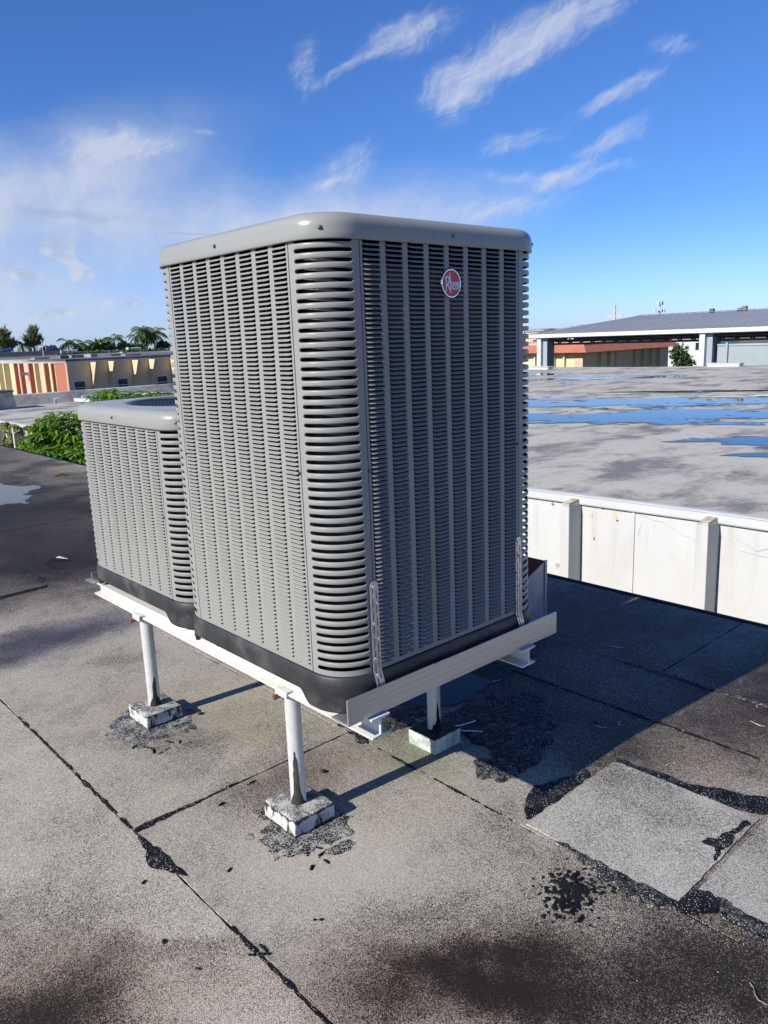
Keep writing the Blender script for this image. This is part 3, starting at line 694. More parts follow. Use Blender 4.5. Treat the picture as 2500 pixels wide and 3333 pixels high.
def unit(name, label, x0, y0, Wd, c, zb, zt, zfoot, nind, faces_ind, seed):
    t = thing(name, label, 'air conditioner', (x0+Wd/2, y0+Wd/2, zfoot))
    x1, y1 = x0+Wd, y0+Wd; r = .118
    org = ORG[t.name]
    # ---- louver panels
    inner = Wd-2*c; cw = inner/8; lw = cw*.76
    lv, lf = louver_vf(lw)
    lme = bpy.data.meshes.new('louver'); lme.from_pydata(lv, [], lf); lme.materials.append(M['paint']); lme.update()
    lme.polygons.foreach_set('use_smooth', [True]*len(lme.polygons))
    nrow = int((zt-zb-.013)/PITCH)+2; zr0 = zb+.013
    LV = np.array(lv); NV = len(lv)
    sides = {'left': ((x0, y0+c), (0, 1), (-1, 0), 90), 'front': ((x0+c, y0), (1, 0), (0, -1), 180), 'right': ((x1, y0+c), (0, 1), (1, 0), -90), 'back': ((x0+c, y1), (1, 0), (0, 1), 0)}
    for sd, (o_, tv, nv, rot) in sides.items():
        # frame sheet: strips between the columns, with returned edges
        mb = MB()
        def P(u, out, z): return (o_[0]+tv[0]*u+nv[0]*out, o_[1]+tv[1]*u+nv[1]*out, z)
        ed = .0016
        bounds = [ed]
        for k in range(8): bounds += [cw*k+(cw-lw)/2, cw*k+(cw+lw)/2]
        bounds.append(inner-ed)
        for k in range(0, len(bounds), 2):
            a, b = bounds[k], bounds[k+1]
            mb.add([P(a, 0, zb), P(b, 0, zb), P(b, 0, zt+.02), P(a, 0, zt+.02), P(a, -.004, zb), P(b, -.004, zb), P(b, -.004, zt+.02), P(a, -.004, zt+.02)],
                   [(0, 1, 2, 3), (0, 3, 7, 4), (1, 5, 6, 2)])
        mb.add([P(ed, 0, zb), P(inner-ed, 0, zb), P(inner-ed, .0006, zr0+.001), P(ed, .0006, zr0+.001)], [(0, 1, 2, 3)])
        pan = mk('louver_panel', mb.vf, 'paint', t)
        ca, sa = math.cos(R(rot)), math.sin(R(rot))
        rest_v = []; rest_f = []
        quota = faces_ind.get(sd, 0)
        order = [(k, j) for k in range(8) for j in range(nrow)]
        for q, (k, j) in enumerate(order):
            u = cw*(k+.5); z = zr0+j*PITCH
            if z+PITCH*.5 > zt+.012: continue
            loc = P(u, 0, z)
            if q < quota:
                ob = bpy.data.objects.new('louver', lme); COL.objects.link(ob); ob.parent = pan
                ob.location = Vector(loc)-org; ob.rotation_euler = (0, 0, R(rot))
            else:
                w_ = np.empty_like(LV); w_[:, 0] = loc[0]+LV[:, 0]*ca-LV[:, 1]*sa; w_[:, 1] = loc[1]+LV[:, 0]*sa+LV[:, 1]*ca; w_[:, 2] = loc[2]+LV[:, 2]
                b = NV*len(rest_v); rest_v.append(w_); rest_f += [tuple(b+i for i in fc) for fc in lf]
        if rest_v: mk('louver', (np.concatenate(rest_v), rest_f), 'paint', pan, True, kind='stuff')
    # ---- slotted corner guards
    cp2 = PITCH*2
    nslot = int((zt-zb-.016)/cp2)
    for (sx, sy, rz) in ((x0, y0, 0), (x1, y0, 90), (x1, y1, 180), (x0, y1, 270)):
        # path in a local frame whose near-left corner is the origin: from (0, c) round to (c, 0)
        path = [(0, c-.0016, -1, 0), (0, c-.006, -1, 0)]
        narc = 12
        for i in range(narc+1):
            a = R(180+90*i/narc); path.append((r+r*math.cos(a), r+r*math.sin(a), math.cos(a), math.sin(a)))
        path += [(c-.006, 0, 0, -1), (c-.0016, 0, 0, -1)]
        L = [0]
        for a, b in zip(path, path[1:]): L.append(L[-1]+math.hypot(b[0]-a[0], b[1]-a[1]))
        T = L[-1]
        def at(s):
            s = max(0, min(T, s))
            for i in range(len(L)-1):
                if s <= L[i+1]+1e-9:
                    k = (s-L[i])/(L[i+1]-L[i]+1e-12); a, b = path[i], path[i+1]; nx, ny = a[2]+(b[2]-a[2])*k, a[3]+(b[3]-a[3])*k; l = math.hypot(nx, ny)
                    return a[0]+(b[0]-a[0])*k, a[1]+(b[1]-a[1])*k, nx/l, ny/l
        cr, sr = math.cos(R(rz)), math.sin(R(rz))
        def Wp(s, out, z):
            px, py, nx, ny = at(s); px += nx*out; py += ny*out
            return (sx+px*cr-py*sr, sy+px*sr+py*cr, z)
        m0, m1 = T*.105, T*.895
        ss0 = [0, .0001, m0*.5, m0]; mb = MB()
        zA, zB = zb, zt+.015
        def strip(ss, z0, z1):
            v = []
            for s in ss: v += [Wp(s, 0, z0), Wp(s, 0, z1)]
            mb.add(v, [(2*i, 2*i+2, 2*i+3, 2*i+1) for i in range(len(ss)-1)])
        strip([0, m0*.35, m0*.7, m0], zA, zB); strip([m1, m1+(T-m1)*.3, m1+(T-m1)*.65, T], zA, zB)
        strip([m0+(m1-m0)*i/14 for i in range(15)], zA, zA+.0165)
        mb.add([Wp(0, 0, zA), Wp(0, -.006, zA), Wp(0, -.006, zB), Wp(0, 0, zB), Wp(T, 0, zA), Wp(T, -.006, zA), Wp(T, -.006, zB), Wp(T, 0, zB)], [(0, 1, 2, 3), (4, 7, 6, 5)])
        g = mk('corner_guard', mb.vf, 'paint', t, True)
        slot = .0098
        sb = [0, .002, .006, .016]; ss = [m0+q for q in sb]+[m0+.016+(m1-m0-.032)*i/10 for i in range(1, 10)]+[m1-q for q in sb[::-1]]
        zs0 = zA+.0165
        # bar between slot j and j+1: spans slot top to the next slot's floor, belled outwards a little
        v = []; zc = (cp2-slot)
        prof = [(0.0, -.0026), (.06, -.0003), (.16, .0006), (.5, .0009), (.84, .0006), (.94, -.0003), (1.0, -.0026)]
        for s in ss:
            e = min(s-m0, m1-s); k = slot*.5
            fl_ = k*(1-math.sqrt(max(0, 1-((k-e)/k)**2))) if e < k else 0.0
            amp = min(1, e/.012)
            for a, o in prof: v.append(Wp(s, o*amp if o > 0 else o*min(1, e/.004), -fl_+(zc+2*fl_)*a))
        n = len(prof); fs = [(i*n+k, (i+1)*n+k, (i+1)*n+k+1, i*n+k+1) for i in range(len(ss)-1) for k in range(n-1)]
        bme = bpy.data.meshes.new('bar'); bme.from_pydata([(p_[0]-sx, p_[1]-sy, p_[2]) for p_ in v], [], fs); bme.materials.append(M['paint']); bme.update()
        bme.polygons.foreach_set('use_smooth', [True]*len(bme.polygons))
        for j in range(nslot+1):
            z = zs0+slot+j*cp2
            if z > zt+.004: break
            ob = bpy.data.objects.new('bar', bme); COL.objects.link(ob); ob.parent = g; ob.location = Vector((sx, sy, z))-org
    # ---- coil
    pc = dens(rsq(x0+.021, y0+.021, x1-.021, y1-.021, .112), .05)
    v, f = loft([[(p_[0], p_[1], z) for p_ in pc] for z in (zb-.02, zt+.01)])
    n = len(pc); f += [tuple(range(n))[::-1], tuple(range(n, 2*n))]
    mk('coil', (v, f), 'coil', t, True)
    # ---- black base pan with feet
    pb = dens(rsq(x0-.003, y0-.003, x1+.003, y1+.003, r+.002), .008)
    def zbot(px, py):
        dn = min(1, 1)
        s = max(abs(px-(x0+Wd/2)), abs(py-(y0+Wd/2)))
        # distance from the nearest corner along the side the point lies on
        if abs(px-(x0+Wd/2)) > abs(py-(y0+Wd/2)): a, b = py-y0, y1-py
        else: a, b = px-x0, x1-px
        def ss_(e0, e1, q): q = min(1, max(0, (q-e0)/(e1-e0))); return q*q*(3-2*q)
        k = min(ss_(.15, .20, a), ss_(.045, .075, b))
        return zfoot+.038*k
    ring = lambda out, zf: [(p_[0]+p_[2]*out, p_[1]+p_[3]*out, zf(p_)) for p_ in pb]
    v, f = loft([ring(-.05, lambda p_: zb-.012), ring(-.012, lambda p_: zb-.004), ring(-.001, lambda p_: zb-.001), ring(.003, lambda p_: zb-.006), ring(.004, lambda p_: zb-.03),
                 ring(.004, lambda p_: zbot(p_[0], p_[1])+.006), ring(.001, lambda p_: zbot(p_[0], p_[1])), ring(-.012, lambda p_: zbot(p_[0], p_[1])), ring(-.02, lambda p_: zb-.03)])
    n = len(pb); f.append(tuple(range(8*n, 9*n)))
    mk('base_pan', (v, f), 'black_plastic', t, True)
    # ---- top cap, rolled over, with a round fan opening
    zc1 = zt+.065; rc = .036
    pk = dens(rsq(x0, y0, x1, y1, r), .03); n = len(pk)
    cx, cy = x0+Wd/2, y0+Wd/2; fr = Wd*.405
    rings = []
    for out, z in ((.0, zt+.012), (.0, zt-.001), (.0085, zt-.003), (.0100, zt+.0005), (.0095, zt+.014), (.0085, zt+.030)): rings.append([(p_[0]+p_[2]*out, p_[1]+p_[3]*out, z) for p_ in pk])
    for i in range(1, 9):
        a = R(90*i/8); out = .0085-rc*(1-math.cos(a)); z = zc1-rc+rc*math.sin(a)
        rings.append([(p_[0]+p_[2]*out, p_[1]+p_[3]*out, z) for p_ in pk])
    def cir(rad, z):
        o = []
        for p_ in pk:
            a = math.atan2(p_[1]-cy, p_[0]-cx); o.append((cx+rad*math.cos(a), cy+rad*math.sin(a), z))
        return o
    lastr = rings[-1]; c0 = cir(fr+.03, zc1+.001)
    rings.append([(a[0]*.5+b[0]*.5, a[1]*.5+b[1]*.5, zc1+.001) for a, b in zip(lastr, c0)])
    rings += [c0, cir(fr+.012, zc1+.001), cir(fr, zc1-.004), cir(fr-.004, zc1-.02), cir(fr-.006, zt-.03)]
    v, f = loft(rings)
    cap = mk('top_cap', (v, f), 'paint_cap', t, True)
    # fan well, motor, blades
    a_ = [(cx+(fr-.004)*math.cos(2*math.pi*k/48), cy+(fr-.004)*math.sin(2*math.pi*k/48)) for k in range(48)]
    well = MB(); well.add([(q[0], q[1], zt-.02) for q in a_]+[(q[0], q[1], zt-.028) for q in a_], [tuple(range(48)), tuple(range(48, 96))[::-1]]+[(k, (k+1) % 48, 48+(k+1) % 48, 48+k) for k in range(48)])
    mk('fan_well', well.vf, 'dark_void', t)
    mk('fan_motor', MB().tube([(cx, cy, zt-.01), (cx, cy, zt+.03), (cx, cy, zt+.045)], [.075, .075, .05], 24).vf, 'wire_black', t)
    for k in range(3):
        a = 2*math.pi*k/3+.4; v = []
        for i in range(6):
            rr_ = .08+(fr-.10)*i/5; sp = .25+.35*i/5
            for s_, zz in ((-sp, .034), (0, .02), (sp, .0)): v.append((cx+rr_*math.cos(a+s_), cy+rr_*math.sin(a+s_), zt+zz))
        mk('fan_blade', (v, [(3*i+q, 3*i+q+1, 3*i+q+4, 3*i+q+3) for i in range(5) for q in range(2)]), 'wire_black', t, True)
    guard = mk('fan_guard', MB().tube([(cx-fr-.004, cy, zc1-.018), (cx, cy, zc1-.010), (cx+fr+.004, cy, zc1-.018)], .003, 6).tube([(cx, cy-fr-.004, zc1-.018), (cx, cy, zc1-.010), (cx, cy+fr+.004, zc1-.018)], .003, 6).vf, 'wire_black', t, True)
    nr = 22
    for k in range(nr):
        q = (k+1)/nr; rad = .05+(fr-.05)*q; z = zc1-.004-.008*q
        mb = MB(); ns = 56; v = []; f = []
        for i in range(ns):
            a = 2*math.pi*i/ns
            for j in range(5):
                b = 2*math.pi*j/5; rr_ = rad+.0021*math.cos(b); v.append((cx+rr_*math.cos(a), cy+rr_*math.sin(a), z+.0021*math.sin(b)))
        for i in range(ns):
            for j in range(5): f.append((i*5+j, ((i+1) % ns)*5+j, ((i+1) % ns)*5+(j+1) % 5, i*5+(j+1) % 5))
        mk('guard_ring', (v, f), 'wire_black', guard, True)
    # ---- screws
    def screw(p_, n_, rad=.0048, mat='screw', par=t):
        p_ = Vector(p_); n_ = Vector(n_)
        mk('screw', MB().tube([p_-n_*.002, p_+n_*.0012, p_+n_*.0016, p_+n_*.004, p_+n_*.0046], [rad*1.25, rad*1.25, rad*.8, rad*.8, rad*.5], 8).vf, mat, par, False)
    zs = zt+.024
    screw((x0-.0095, y0+Wd*.52, zs), (-1, 0, 0)); screw((x0+Wd*.52, y0-.0095, zs), (0, -1, 0)); screw((x1+.0095, y0+Wd*.5, zs), (1, 0, 0))
    d_ = .7071; screw((x0+r-r*d_-.0095*d_, y0+r-r*d_-.0095*d_, zs), (-d_, -d_, 0)); screw((x1-r+r*d_+.0095*d_, y0+r-r*d_-.0095*d_, zs), (d_, -d_, 0))
    zm = zb+(zt-zb)*.49
    screw((x0-.0005, y0+c+.007, zm), (-1, 0, 0), .004); screw((x0+c+.007, y0-.0005, zm), (0, -1, 0), .004); screw((x0-.0005, y1-c-.007, zm), (-1, 0, 0), .004); screw((x1-c-.007, y0-.0005, zm), (0, -1, 0), .004)
    return t
AW = .908
UA = unit('condensing_unit', 'tall grey condensing unit with a round red badge, nearest the camera', 0, 0, AW, .13, .65, 1.8325, .540, 300, {'left': 192, 'front': 98}, 1)
UB = unit('condensing_unit', 'shorter grey condensing unit behind the tall one, its fan guard in view', .042, .937, .928, .128, .643, 1.292, .540, 300, {'left': 300}, 2)
for o in (UA, UB): o['group'] = 'condensing units on the stand'

def badge():
    cx, cz, rr = .461, 1.727, .0385; y = -.006
    org = UA
    def disc(r0, r1, ya, yb, mat, name, par, n=48):
        v = []
        for rad, yy in ((r0, yb), (r1, yb), (r1, ya), (r0, ya)):
            v += [(cx+rad*math.cos(2*math.pi*k/n), yy, cz+rad*math.sin(2*math.pi*k/n)) for k in range(n)]
        f = [(i*n+k, i*n+(k+1) % n, ((i+1) % 4)*n+(k+1) % n, ((i+1) % 4)*n+k) for i in range(4) for k in range(n)]
        return mk(name, (v, f), mat, par, False)
    bd = disc(.0005, rr-.001, -.0066, -.0098, 'badge_red', 'badge', UA)
    mk('badge_stud', MB().tube([(cx, .001, cz), (cx, -.0066, cz)], .012, 12).vf, 'screw', bd)
    bd['label'] = 'round red badge with white lettering and a bright rim'
    bevel(disc(rr-.0025, rr+.001, -.0066, -.0116, 'chrome', 'badge_rim', bd), .0008, 2, 50)
    # lettering drawn as strokes in units of the radius; x right, y up
    st = [([(-.62, .36), (-.50, .44), (-.36, .47), (-.24, .40), (-.20, .25), (-.24, .08), (-.34, -.06), (-.46, -.12)], .065),
          ([(-.60, .40), (-.53, .2), (-.52, -.1), (-.56, -.40), (-.62, -.62)], .06),
          ([(-.46, -.12), (-.30, -.26), (-.16, -.46), (-.05, -.68)], .06),
          ([(-.18, .74), (-.12, .45), (-.10, .1), (-.10, -.46)], .05),
          ([(-.10, -.02), (-.04, .10), (.03, .08), (.05, 0), (.05, -.46)], .046)]
    for ex in (.24, .47):
        st.append(([(ex-.07, -.14), (ex+.07, -.14), (ex+.07, -.02), (ex+.03, .09), (ex-.03, .09), (ex-.075, -.02), (ex-.075, -.32), (ex-.03, -.44), (ex+.04, -.44), (ex+.075, -.32)], .042))
    st += [([(.61, .10), (.61, -.44)], .042), ([(.61, .02), (.66, .10), (.71, .08), (.73, 0), (.73, -.40)], .038), ([(.73, .02), (.77, .10), (.81, .07), (.83, 0), (.83, -.34)], .036), ([(.70, -.58), (.73, -.58)], .03)]
    for k, (pts, w) in enumerate(st):
        P2 = [Vector((a*rr, b*rr)) for a, b in pts]; v = []; ya = -.0097-.00008*k; yb = -.0106-.00008*k
        for i, p_ in enumerate(P2):
            tg = (P2[min(i+1, len(P2)-1)]-P2[max(i-1, 0)]).normalized(); nn = Vector((-tg.y, tg.x))*w*rr*.85
            for q, yy in ((nn, ya), (nn, yb), (-nn, yb), (-nn, ya)): v.append((cx+p_.x+q.x, yy, cz+p_.y+q.y))
        m = len(P2); f = [(4*i+q, 4*i+(q+1) % 4, 4*i+4+(q+1) % 4, 4*i+4+q) for i in range(m-1) for q in range(4)]+[(0, 1, 2, 3), (4*m-4, 4*m-1, 4*m-2, 4*m-3)]
        mk('lettering', (v, f), 'badge_white', bd)
badge()

# ------------------------------------------------------------------ the stand
LEGS = [(.10, .397), (.093, 1.447), (.78, .42), (.78, 1.447)]
def stand():
    t = thing('equipment_stand', 'white I-beam stand on pipe legs carrying both condensing units', 'equipment stand', (.44, .93, 0))
    z0, z1 = .470, .533
    for bx in (.10, .78):
        h = .035; prof = [(bx-h, z0), (bx+h, z0), (bx+h, z0+.006), (bx+.0035, z0+.009), (bx+.0035, z1-.009), (bx+h, z1-.006), (bx+h, z1), (bx-h, z1), (bx-h, z1-.006), (bx-.0035, z1-.009), (bx-.0035, z0+.009), (bx-h, z0+.006)]
        b = mk('beam', MB().prism(prof, 1, -.045, 1.915).vf, 'beam_white', t); bevel(b, .0012, 2)
    for i, (x, y) in enumerate(LEGS):
        n = 24; rad = .0262
        lg = mk('leg', MB().tube([(x, y, .0), (x, y, .462)], rad, n, False).vf, 'galv_pipe', t, True)
        # saddle gripping the lower flange, with its bolt
        mb = MB(); mb.box(x-.041, x+.041, y-.032, y+.032, .461, .4692)
        for s in (-1, 1):
            xa, xb = sorted((x+s*.0358, x+s*.043)); mb.box(xa, xb, y-.0319, y+.0319, .4615, .4795)
            xa, xb = sorted((x+s*.020, x+s*.0425)); mb.box(xa, xb, y-.0318, y+.0318, .4795, .4850)
        bevel(mk('saddle', mb.vf, 'beam_white', lg), .0015, 2)
        mk('bolt', MB().tube([(x-.060, y+.020, .456), (x-.035, y+.018, .458)], [.009, .008], 6).tube([(x-.036, y+.018, .458), (x-.01, y+.016, .459)], .004, 6).vf, 'rust', lg)
        # tar smeared up the foot of the pipe
        hs = (.20, .14, .10, .05)[i]; a0 = (3.95, 4.5, 4.6, 4)[i]
        def fl(a, z): return (hs*(1-abs((a-a0)/(.50+.9*max(0, 1-(z-.06)/.05)))**2.6) - (z-.055))+.05*fbm(a*2, z*16, i+3., 1.5, 4)
        vs, fs = blob(fl, a0-1.9, a0+1.9, .057, .06+hs*1.3, .012, 0, 1, .03)
        rr = lambda q: rad+.0004+.0014*min(1, q)
        mk('tar_smear', ([(x+rr(c_)*math.cos(a), y+rr(c_)*math.sin(a), z) for a, z, c_ in vs], fs), 'tar_brown' if i < 2 else 'tar', lg, True)
    # angle rails that stop the units sliding
    for nm, xa, xb, ya in (('front', -.007, .957, -.030), ('back', .045, .98, 1.872)):
        prof = [(ya, .5335), (ya+.078, .5335), (ya+.078, .5392), (ya+.0062, .5392), (ya+.0062, .612 if nm == 'front' else .585), (ya, .612 if nm == 'front' else .585)]
        bevel(mk('angle_rail', MB().prism(prof, 0, xa, xb).vf, 'aluminium', t), .0010, 2)
    # cleats between the two units
    for bx in (.10, .78):
        cl = mk('cleat', MB().prism([(.913, .5335), (.934, .5335), (.934, .5375), (.9172, .5375), (.9172, .575), (.913, .575)], 0, bx-.055, bx-.012).vf, 'galv_strap', t); bevel(cl, .001, 2)
        mk('bolt', MB().tube([(bx-.035, .926, .5376), (bx-.035, .926, .545)], .007, 6).vf, 'screw_bright', cl)
    # bolts under the front rail
    for x, y in ((.142, -.012), (.842, -.005)):
        mk('bolt', MB().tube([(x, y, .515), (x, y, .5336)], .0042, 8).tube([(x, y, .520), (x, y, .527)], .0085, 6).vf, 'screw_bright', t)
    return t
STAND = stand()

def straps():
    # steel hold-down straps with staggered slots
    for k, (xs, lab) in enumerate(((.128, 'slotted steel strap on the rounded corner side of the badged face'), (.772, 'slotted steel strap on the far right edge of the badged face'))):
        w = .030; ztop = .920
        t = thing('tie_down_strap', lab, 'strap', (xs, -.01, .545), 'straps tying the tall unit down')
        def yk(z): return -.0035 if z > .65 else -.0035-(.65-z)/.10*.0185
        def lean(z): return (.012 if k == 0 else .020)*max(0, (.66-z)/.1)
        mb = MB()
        def sheet(u0, u1, za, zb_):
            n = 2 if (za < .65 < zb_) else 1
            zl = [za, .65, zb_] if n == 2 else [za, zb_]
            for a, b in zip(zl, zl[1:]):
                v = []
                for z in (a, b):
                    for u in (u0, u1): v += [(xs+u+lean(z), yk(z), z), (xs+u+lean(z), yk(z)-.0022, z)]
                mb.add(v, [(0, 2, 6, 4), (1, 5, 7, 3), (0, 4, 5, 1), (2, 3, 7, 6), (0, 1, 3, 2), (4, 6, 7, 5)])
        h = w/2; c1, c2, sw = -.0065, .0065, .0019
        zb_, zt_ = .545, ztop-h
        for u0, u1 in ((-h, c1-sw), (c1+sw, c2-sw), (c2+sw, h)): sheet(u0, u1, zb_, zt_)
        pit = .040
        for cc, off in ((c1, 0), (c2, pit/2)):
            z = zb_+off-.02; pz = zb_
            while z < zt_-.004:
                a, b = z, min(z+.026, zt_-.006)
                if a > pz: sheet(cc-sw, cc+sw, pz, a)
                pz = max(b, zb_); z += pit
            sheet(cc-sw, cc+sw, pz, zt_)
        n = 12; v = []
        for yy in (yk(zt_), yk(zt_)-.0022): v += [(xs+h*math.cos(math.pi*i/n), yy, zt_+h*math.sin(math.pi*i/n)) for i in range(n+1)]
        m = n+1; mb.add(v, [tuple(range(m)), tuple(range(m, 2*m))[::-1]]+[(i, i+m, i+1+m, i+1) for i in range(n)])
        mk('strap', mb.vf, 'galv_strap', t)
        for (u, z) in ((c1, .905), (c2, .853), (c1, .795), (c2, .748), (c1, .690), (c1+.001, .640)):
            p_ = Vector((xs+u+lean(z), yk(z)-.0022, z)); n_ = Vector((0, -1, 0))
            mk('screw', MB().tube([p_, p_+n_*.0012, p_+n_*.0013, p_+n_*.0055], [.0062, .0062, .0044, .0042], 6).vf, 'screw_bright', t)
straps()

def curbs():
    labs = ('white coated curb round the nearest leg, grit and tar about it', 'white coated curb at the foot of the leg under the shorter unit', 'greenish mossy curb at the foot of the far right leg, half in shadow', 'curb at the foot of the hidden rear leg')
    for i, (x, y) in enumerate(LEGS[:3]):
        hx, hy = ((.083, .0885), (.083, .086), (.0735, .0735))[i]; H = (.060, .058, .062)[i]
        t = thing('leg_curb', labs[i], 'curb', (x, y, 0), 'curbs sealing the stand legs')
        bm = bmesh.new(); bmesh.ops.create_cube(bm, size=1.0)
        bmesh.ops.subdivide_edges(bm, edges=bm.edges[:], cuts=9, use_grid_fill=True)
        for v in bm.verts:
            p_ = v.co; p_.x *= 2*hx; p_.y *= 2*hy; p_.z = (p_.z+.5)*H
            nn = mnoise.noise_vector(Vector((p_.x*28+i*5, p_.y*28, p_.z*28)))
            v.co = p_+Vector((nn.x*.0028, nn.y*.0028, nn.z*.0025 if p_.z > .01 else 0))
        me = bpy.data.meshes.new('block'); bm.to_mesh(me); bm.free(); me.materials.append(M['curb_green' if i == 2 else 'curb_coat'])
        me.polygons.foreach_set('use_smooth', [True]*len(me.polygons))
        o = link('block', me, t); bevel(o, .004, 2)
        ORG[o.name] = ORG[t.name]
        def fl(a, b): return min(hx-abs(a-x), hy-abs(b-y))-.002+.005*fbm(a, b, i, 40, 3)
        if i < 2: mk('grit_bed', blob(fl, x-hx-.01, x+hx+.01, y-hy-.01, y+hy+.01, .005, H+.001, .005, .012), 'grit_top', t, True)
        else: mk('grit_bed', blob(fl, x-hx-.01, x+hx+.01, y-hy-.01, y+hy+.01, .006, H+.001, .004, .012), 'tar_brown', t, True)
curbs()

def duct():
    t = thing('duct_box', 'open galvanised sheet metal box with a rusty inside, behind the tall unit', 'duct', (1.85, 1.2, 0))
    xa, xb, ya, yb = 1.62, 2.125, .875, 1.5
    def zt(x): return .372-(xb-x)*.42
    T = .004
    mk('front_sheet', MB().prism([(xa, 0), (xb, 0), (xb, zt(xb)), (xa, zt(xa))], 1, ya, ya+T).vf, 'duct_galv', t)
    mk('back_sheet', MB().prism([(xa, 0), (xb, 0), (xb, zt(xb)), (xa, zt(xa))], 1, yb-T, yb).vf, 'duct_rust', t)
    mk('side_sheet', MB().box(xb-T, xb-.0005, ya+T, yb-T, 0, zt(xb)-.001).vf, 'duct_rust', t)
    mk('side_sheet', MB().box(xa+.0005, xa+T, ya+T, yb-T, 0, zt(xa)-.001).vf, 'duct_galv', t)
    mk('corner_seam', MB().box(xb-.012, xb+.006, ya-.006, ya-.0005, 0, zt(xb)+.004).vf, 'duct_galv', t)
duct()

# ------------------------------------------------------------------ vegetation
def leaves_vf(items, fold=.25):
    """items: (pos, dir, up, length, width). Each leaf a folded, drooping blade of 4 quads."""
    n = len(items); V = np.empty((n*9, 3)); F = []
    for i, (p, d, u, L, w) in enumerate(items):
        d = d.normalized(); s = d.cross(u)
        s = s.normalized() if s.length > 1e-6 else Vector((1, 0, 0)); u = s.cross(d)
        b = i*9
        for k, (t, ww, dr) in enumerate(((0, .12, 0), (.45, 1.0, -.05), (1, .05, -.28))):
            c_ = p+d*L*t+u*L*dr
            V[b+k*3] = c_-s*w*.5*ww+u*w*fold*ww; V[b+k*3+1] = c_; V[b+k*3+2] = c_+s*w*.5*ww+u*w*fold*ww
        for k in range(2):
            for q in range(2): F.append((b+k*3+q, b+k*3+q+1, b+k*3+q+4, b+k*3+q+3))
    return V, F
def rv(rr, zlo=-1, zhi=1):
    while True:
        v = Vector((rr.uniform(-1, 1), rr.uniform(-1, 1), rr.uniform(zlo, zhi)))
        if 0.05 < v.length < 1: return v.normalized()
def bush():
    t = thing('leafy_tree', 'bright green leafy tree growing up out of the gap behind the shorter unit', 'tree', (4.1, 12.4, -4))
    rr = random.Random(3)
    mk('trunk', MB().tube([(4.1, 12.4, -4), (4.05, 12.5, -2.4), (4.15, 12.3, -1.0), (4.1, 12.2, -.1)], [.10, .085, .06, .03], 10).tube([(4.05, 12.5, -2.2), (4.0, 13.2, -1.0), (3.9, 13.3, -.2)], [.06, .045, .02], 8).tube([(4.1, 12.4, -1.8), (4.4, 11.3, -.7), (4.5, 10.6, .3)], [.06, .045, .02], 8).vf, 'trunk', t, True)
    lobes = [((3.75, 12.25, .12), (.55, .62, .42)), ((3.75, 12.95, -.06), (.45, .62, .33)), ((4.0, 12.6, -.75), (.7, 1.0, .6)), ((4.5, 11.7, .52), (.5, .75, .35)), ((4.55, 10.6, .55), (.45, .7, .32)), ((4.5, 9.6, .58), (.4, .6, .30)), ((4.3, 11.2, -.2), (.7, 1.2, .6)), ((3.45, 11.6, -.25), (.45, .55, .30)), ((3.5, 12.4, -.25), (.45, .6, .30))]
    items = []; solo = []
    for (c_, rd) in lobes:
        vol = rd[0]*rd[1]*rd[2]; nt_ = int(110+650*vol)
        for k in range(nt_):
            d = rv(rr, -.6, 1); q = .55+.5*rr.random()**.6
            p = Vector((c_[0]+d.x*rd[0]*q, c_[1]+d.y*rd[1]*q, c_[2]+d.z*rd[2]*q))
            az = rr.uniform(0, 6.28)
            for j in range(rr.randint(4, 6)):
                a = az+j*1.15+rr.uniform(-.3, .3)
                dd = Vector((math.cos(a), math.sin(a), rr.uniform(-.75, .05)))+d*.5
                L = rr.uniform(.13, .22)
                it = (p, dd, Vector((rr.uniform(-.3, .3), rr.uniform(-.3, .3), 1)), L, L*rr.uniform(.30, .42))
                if q > .95 and d.x < -.25 and d.z > -.1 and len(solo) < 260 and rr.random() < .30: solo.append(it)
                else: items.append(it)
    mk('foliage', leaves_vf(items), 'leaf_bright', t, kind='stuff')
    # nearest blades as leaves of their own, sharing one mesh
    v, f = leaves_vf([(Vector((0, 0, 0)), Vector((1, 0, 0)), Vector((0, 0, 1)), 1.0, .36)])
    me = bpy.data.meshes.new('leaf'); me.from_pydata(v.tolist(), [], f); me.materials.append(M['leaf_bright']); me.update()
    for p, d, u, L, w in solo:
        d = d.normalized(); s = d.cross(u).normalized(); u2 = s.cross(d)
        o = bpy.data.objects.new('leaf', me); COL.objects.link(o); o.parent = t
        o.matrix_basis = Matrix(((d.x, -s.x, u2.x, p.x-4.1), (d.y, -s.y, u2.y, p.y-12.4), (d.z, -s.z, u2.z, p.z+4), (0, 0, 0, 1))) @ Matrix.Scale(L, 4)
    # vine on the wall
    t = thing('climbing_vine', 'thin yellowish vine hanging over the white wall left of the tree', 'vine', (5.28, 18.4, -4))
    items = []
    for k in range(7000):
        y = 15.6+rr.random()**.9*5.2
        lo = -1.05+.25*fbm(y, 0, 3, 1.2, 3); hi = zfar(y)-.03+.03*fbm(y, 0, 9, 3, 3)
        z = hi-(hi-lo)*rr.random()**1.25
        if fbm(y, z, 5, 1.6, 4) < -.12+.25*max(0, (y-19.5)/2): continue
        p = Vector((5.24-abs(rr.gauss(0, .05)), y, z))
        dd = Vector((-.4, rr.uniform(-1, 1), rr.uniform(-1, .3)))
        L = rr.uniform(.07, .13); items.append((p, dd, Vector((-1, 0, .6)), L, L*.6))
    mk('foliage', leaves_vf(items), 'leaf_vine', t, kind='stuff')
    mb = MB()
    for k in range(10):
        y = 16.2+k*.45; mb.tube([(5.27, y, -4), (5.26, y+.2*rr.uniform(-1, 1), -2), (5.26, y+.3*rr.uniform(-1, 1), zfar(y)-.1)], .012, 5)
    mk('stem', mb.vf, 'trunk', t)
bush()

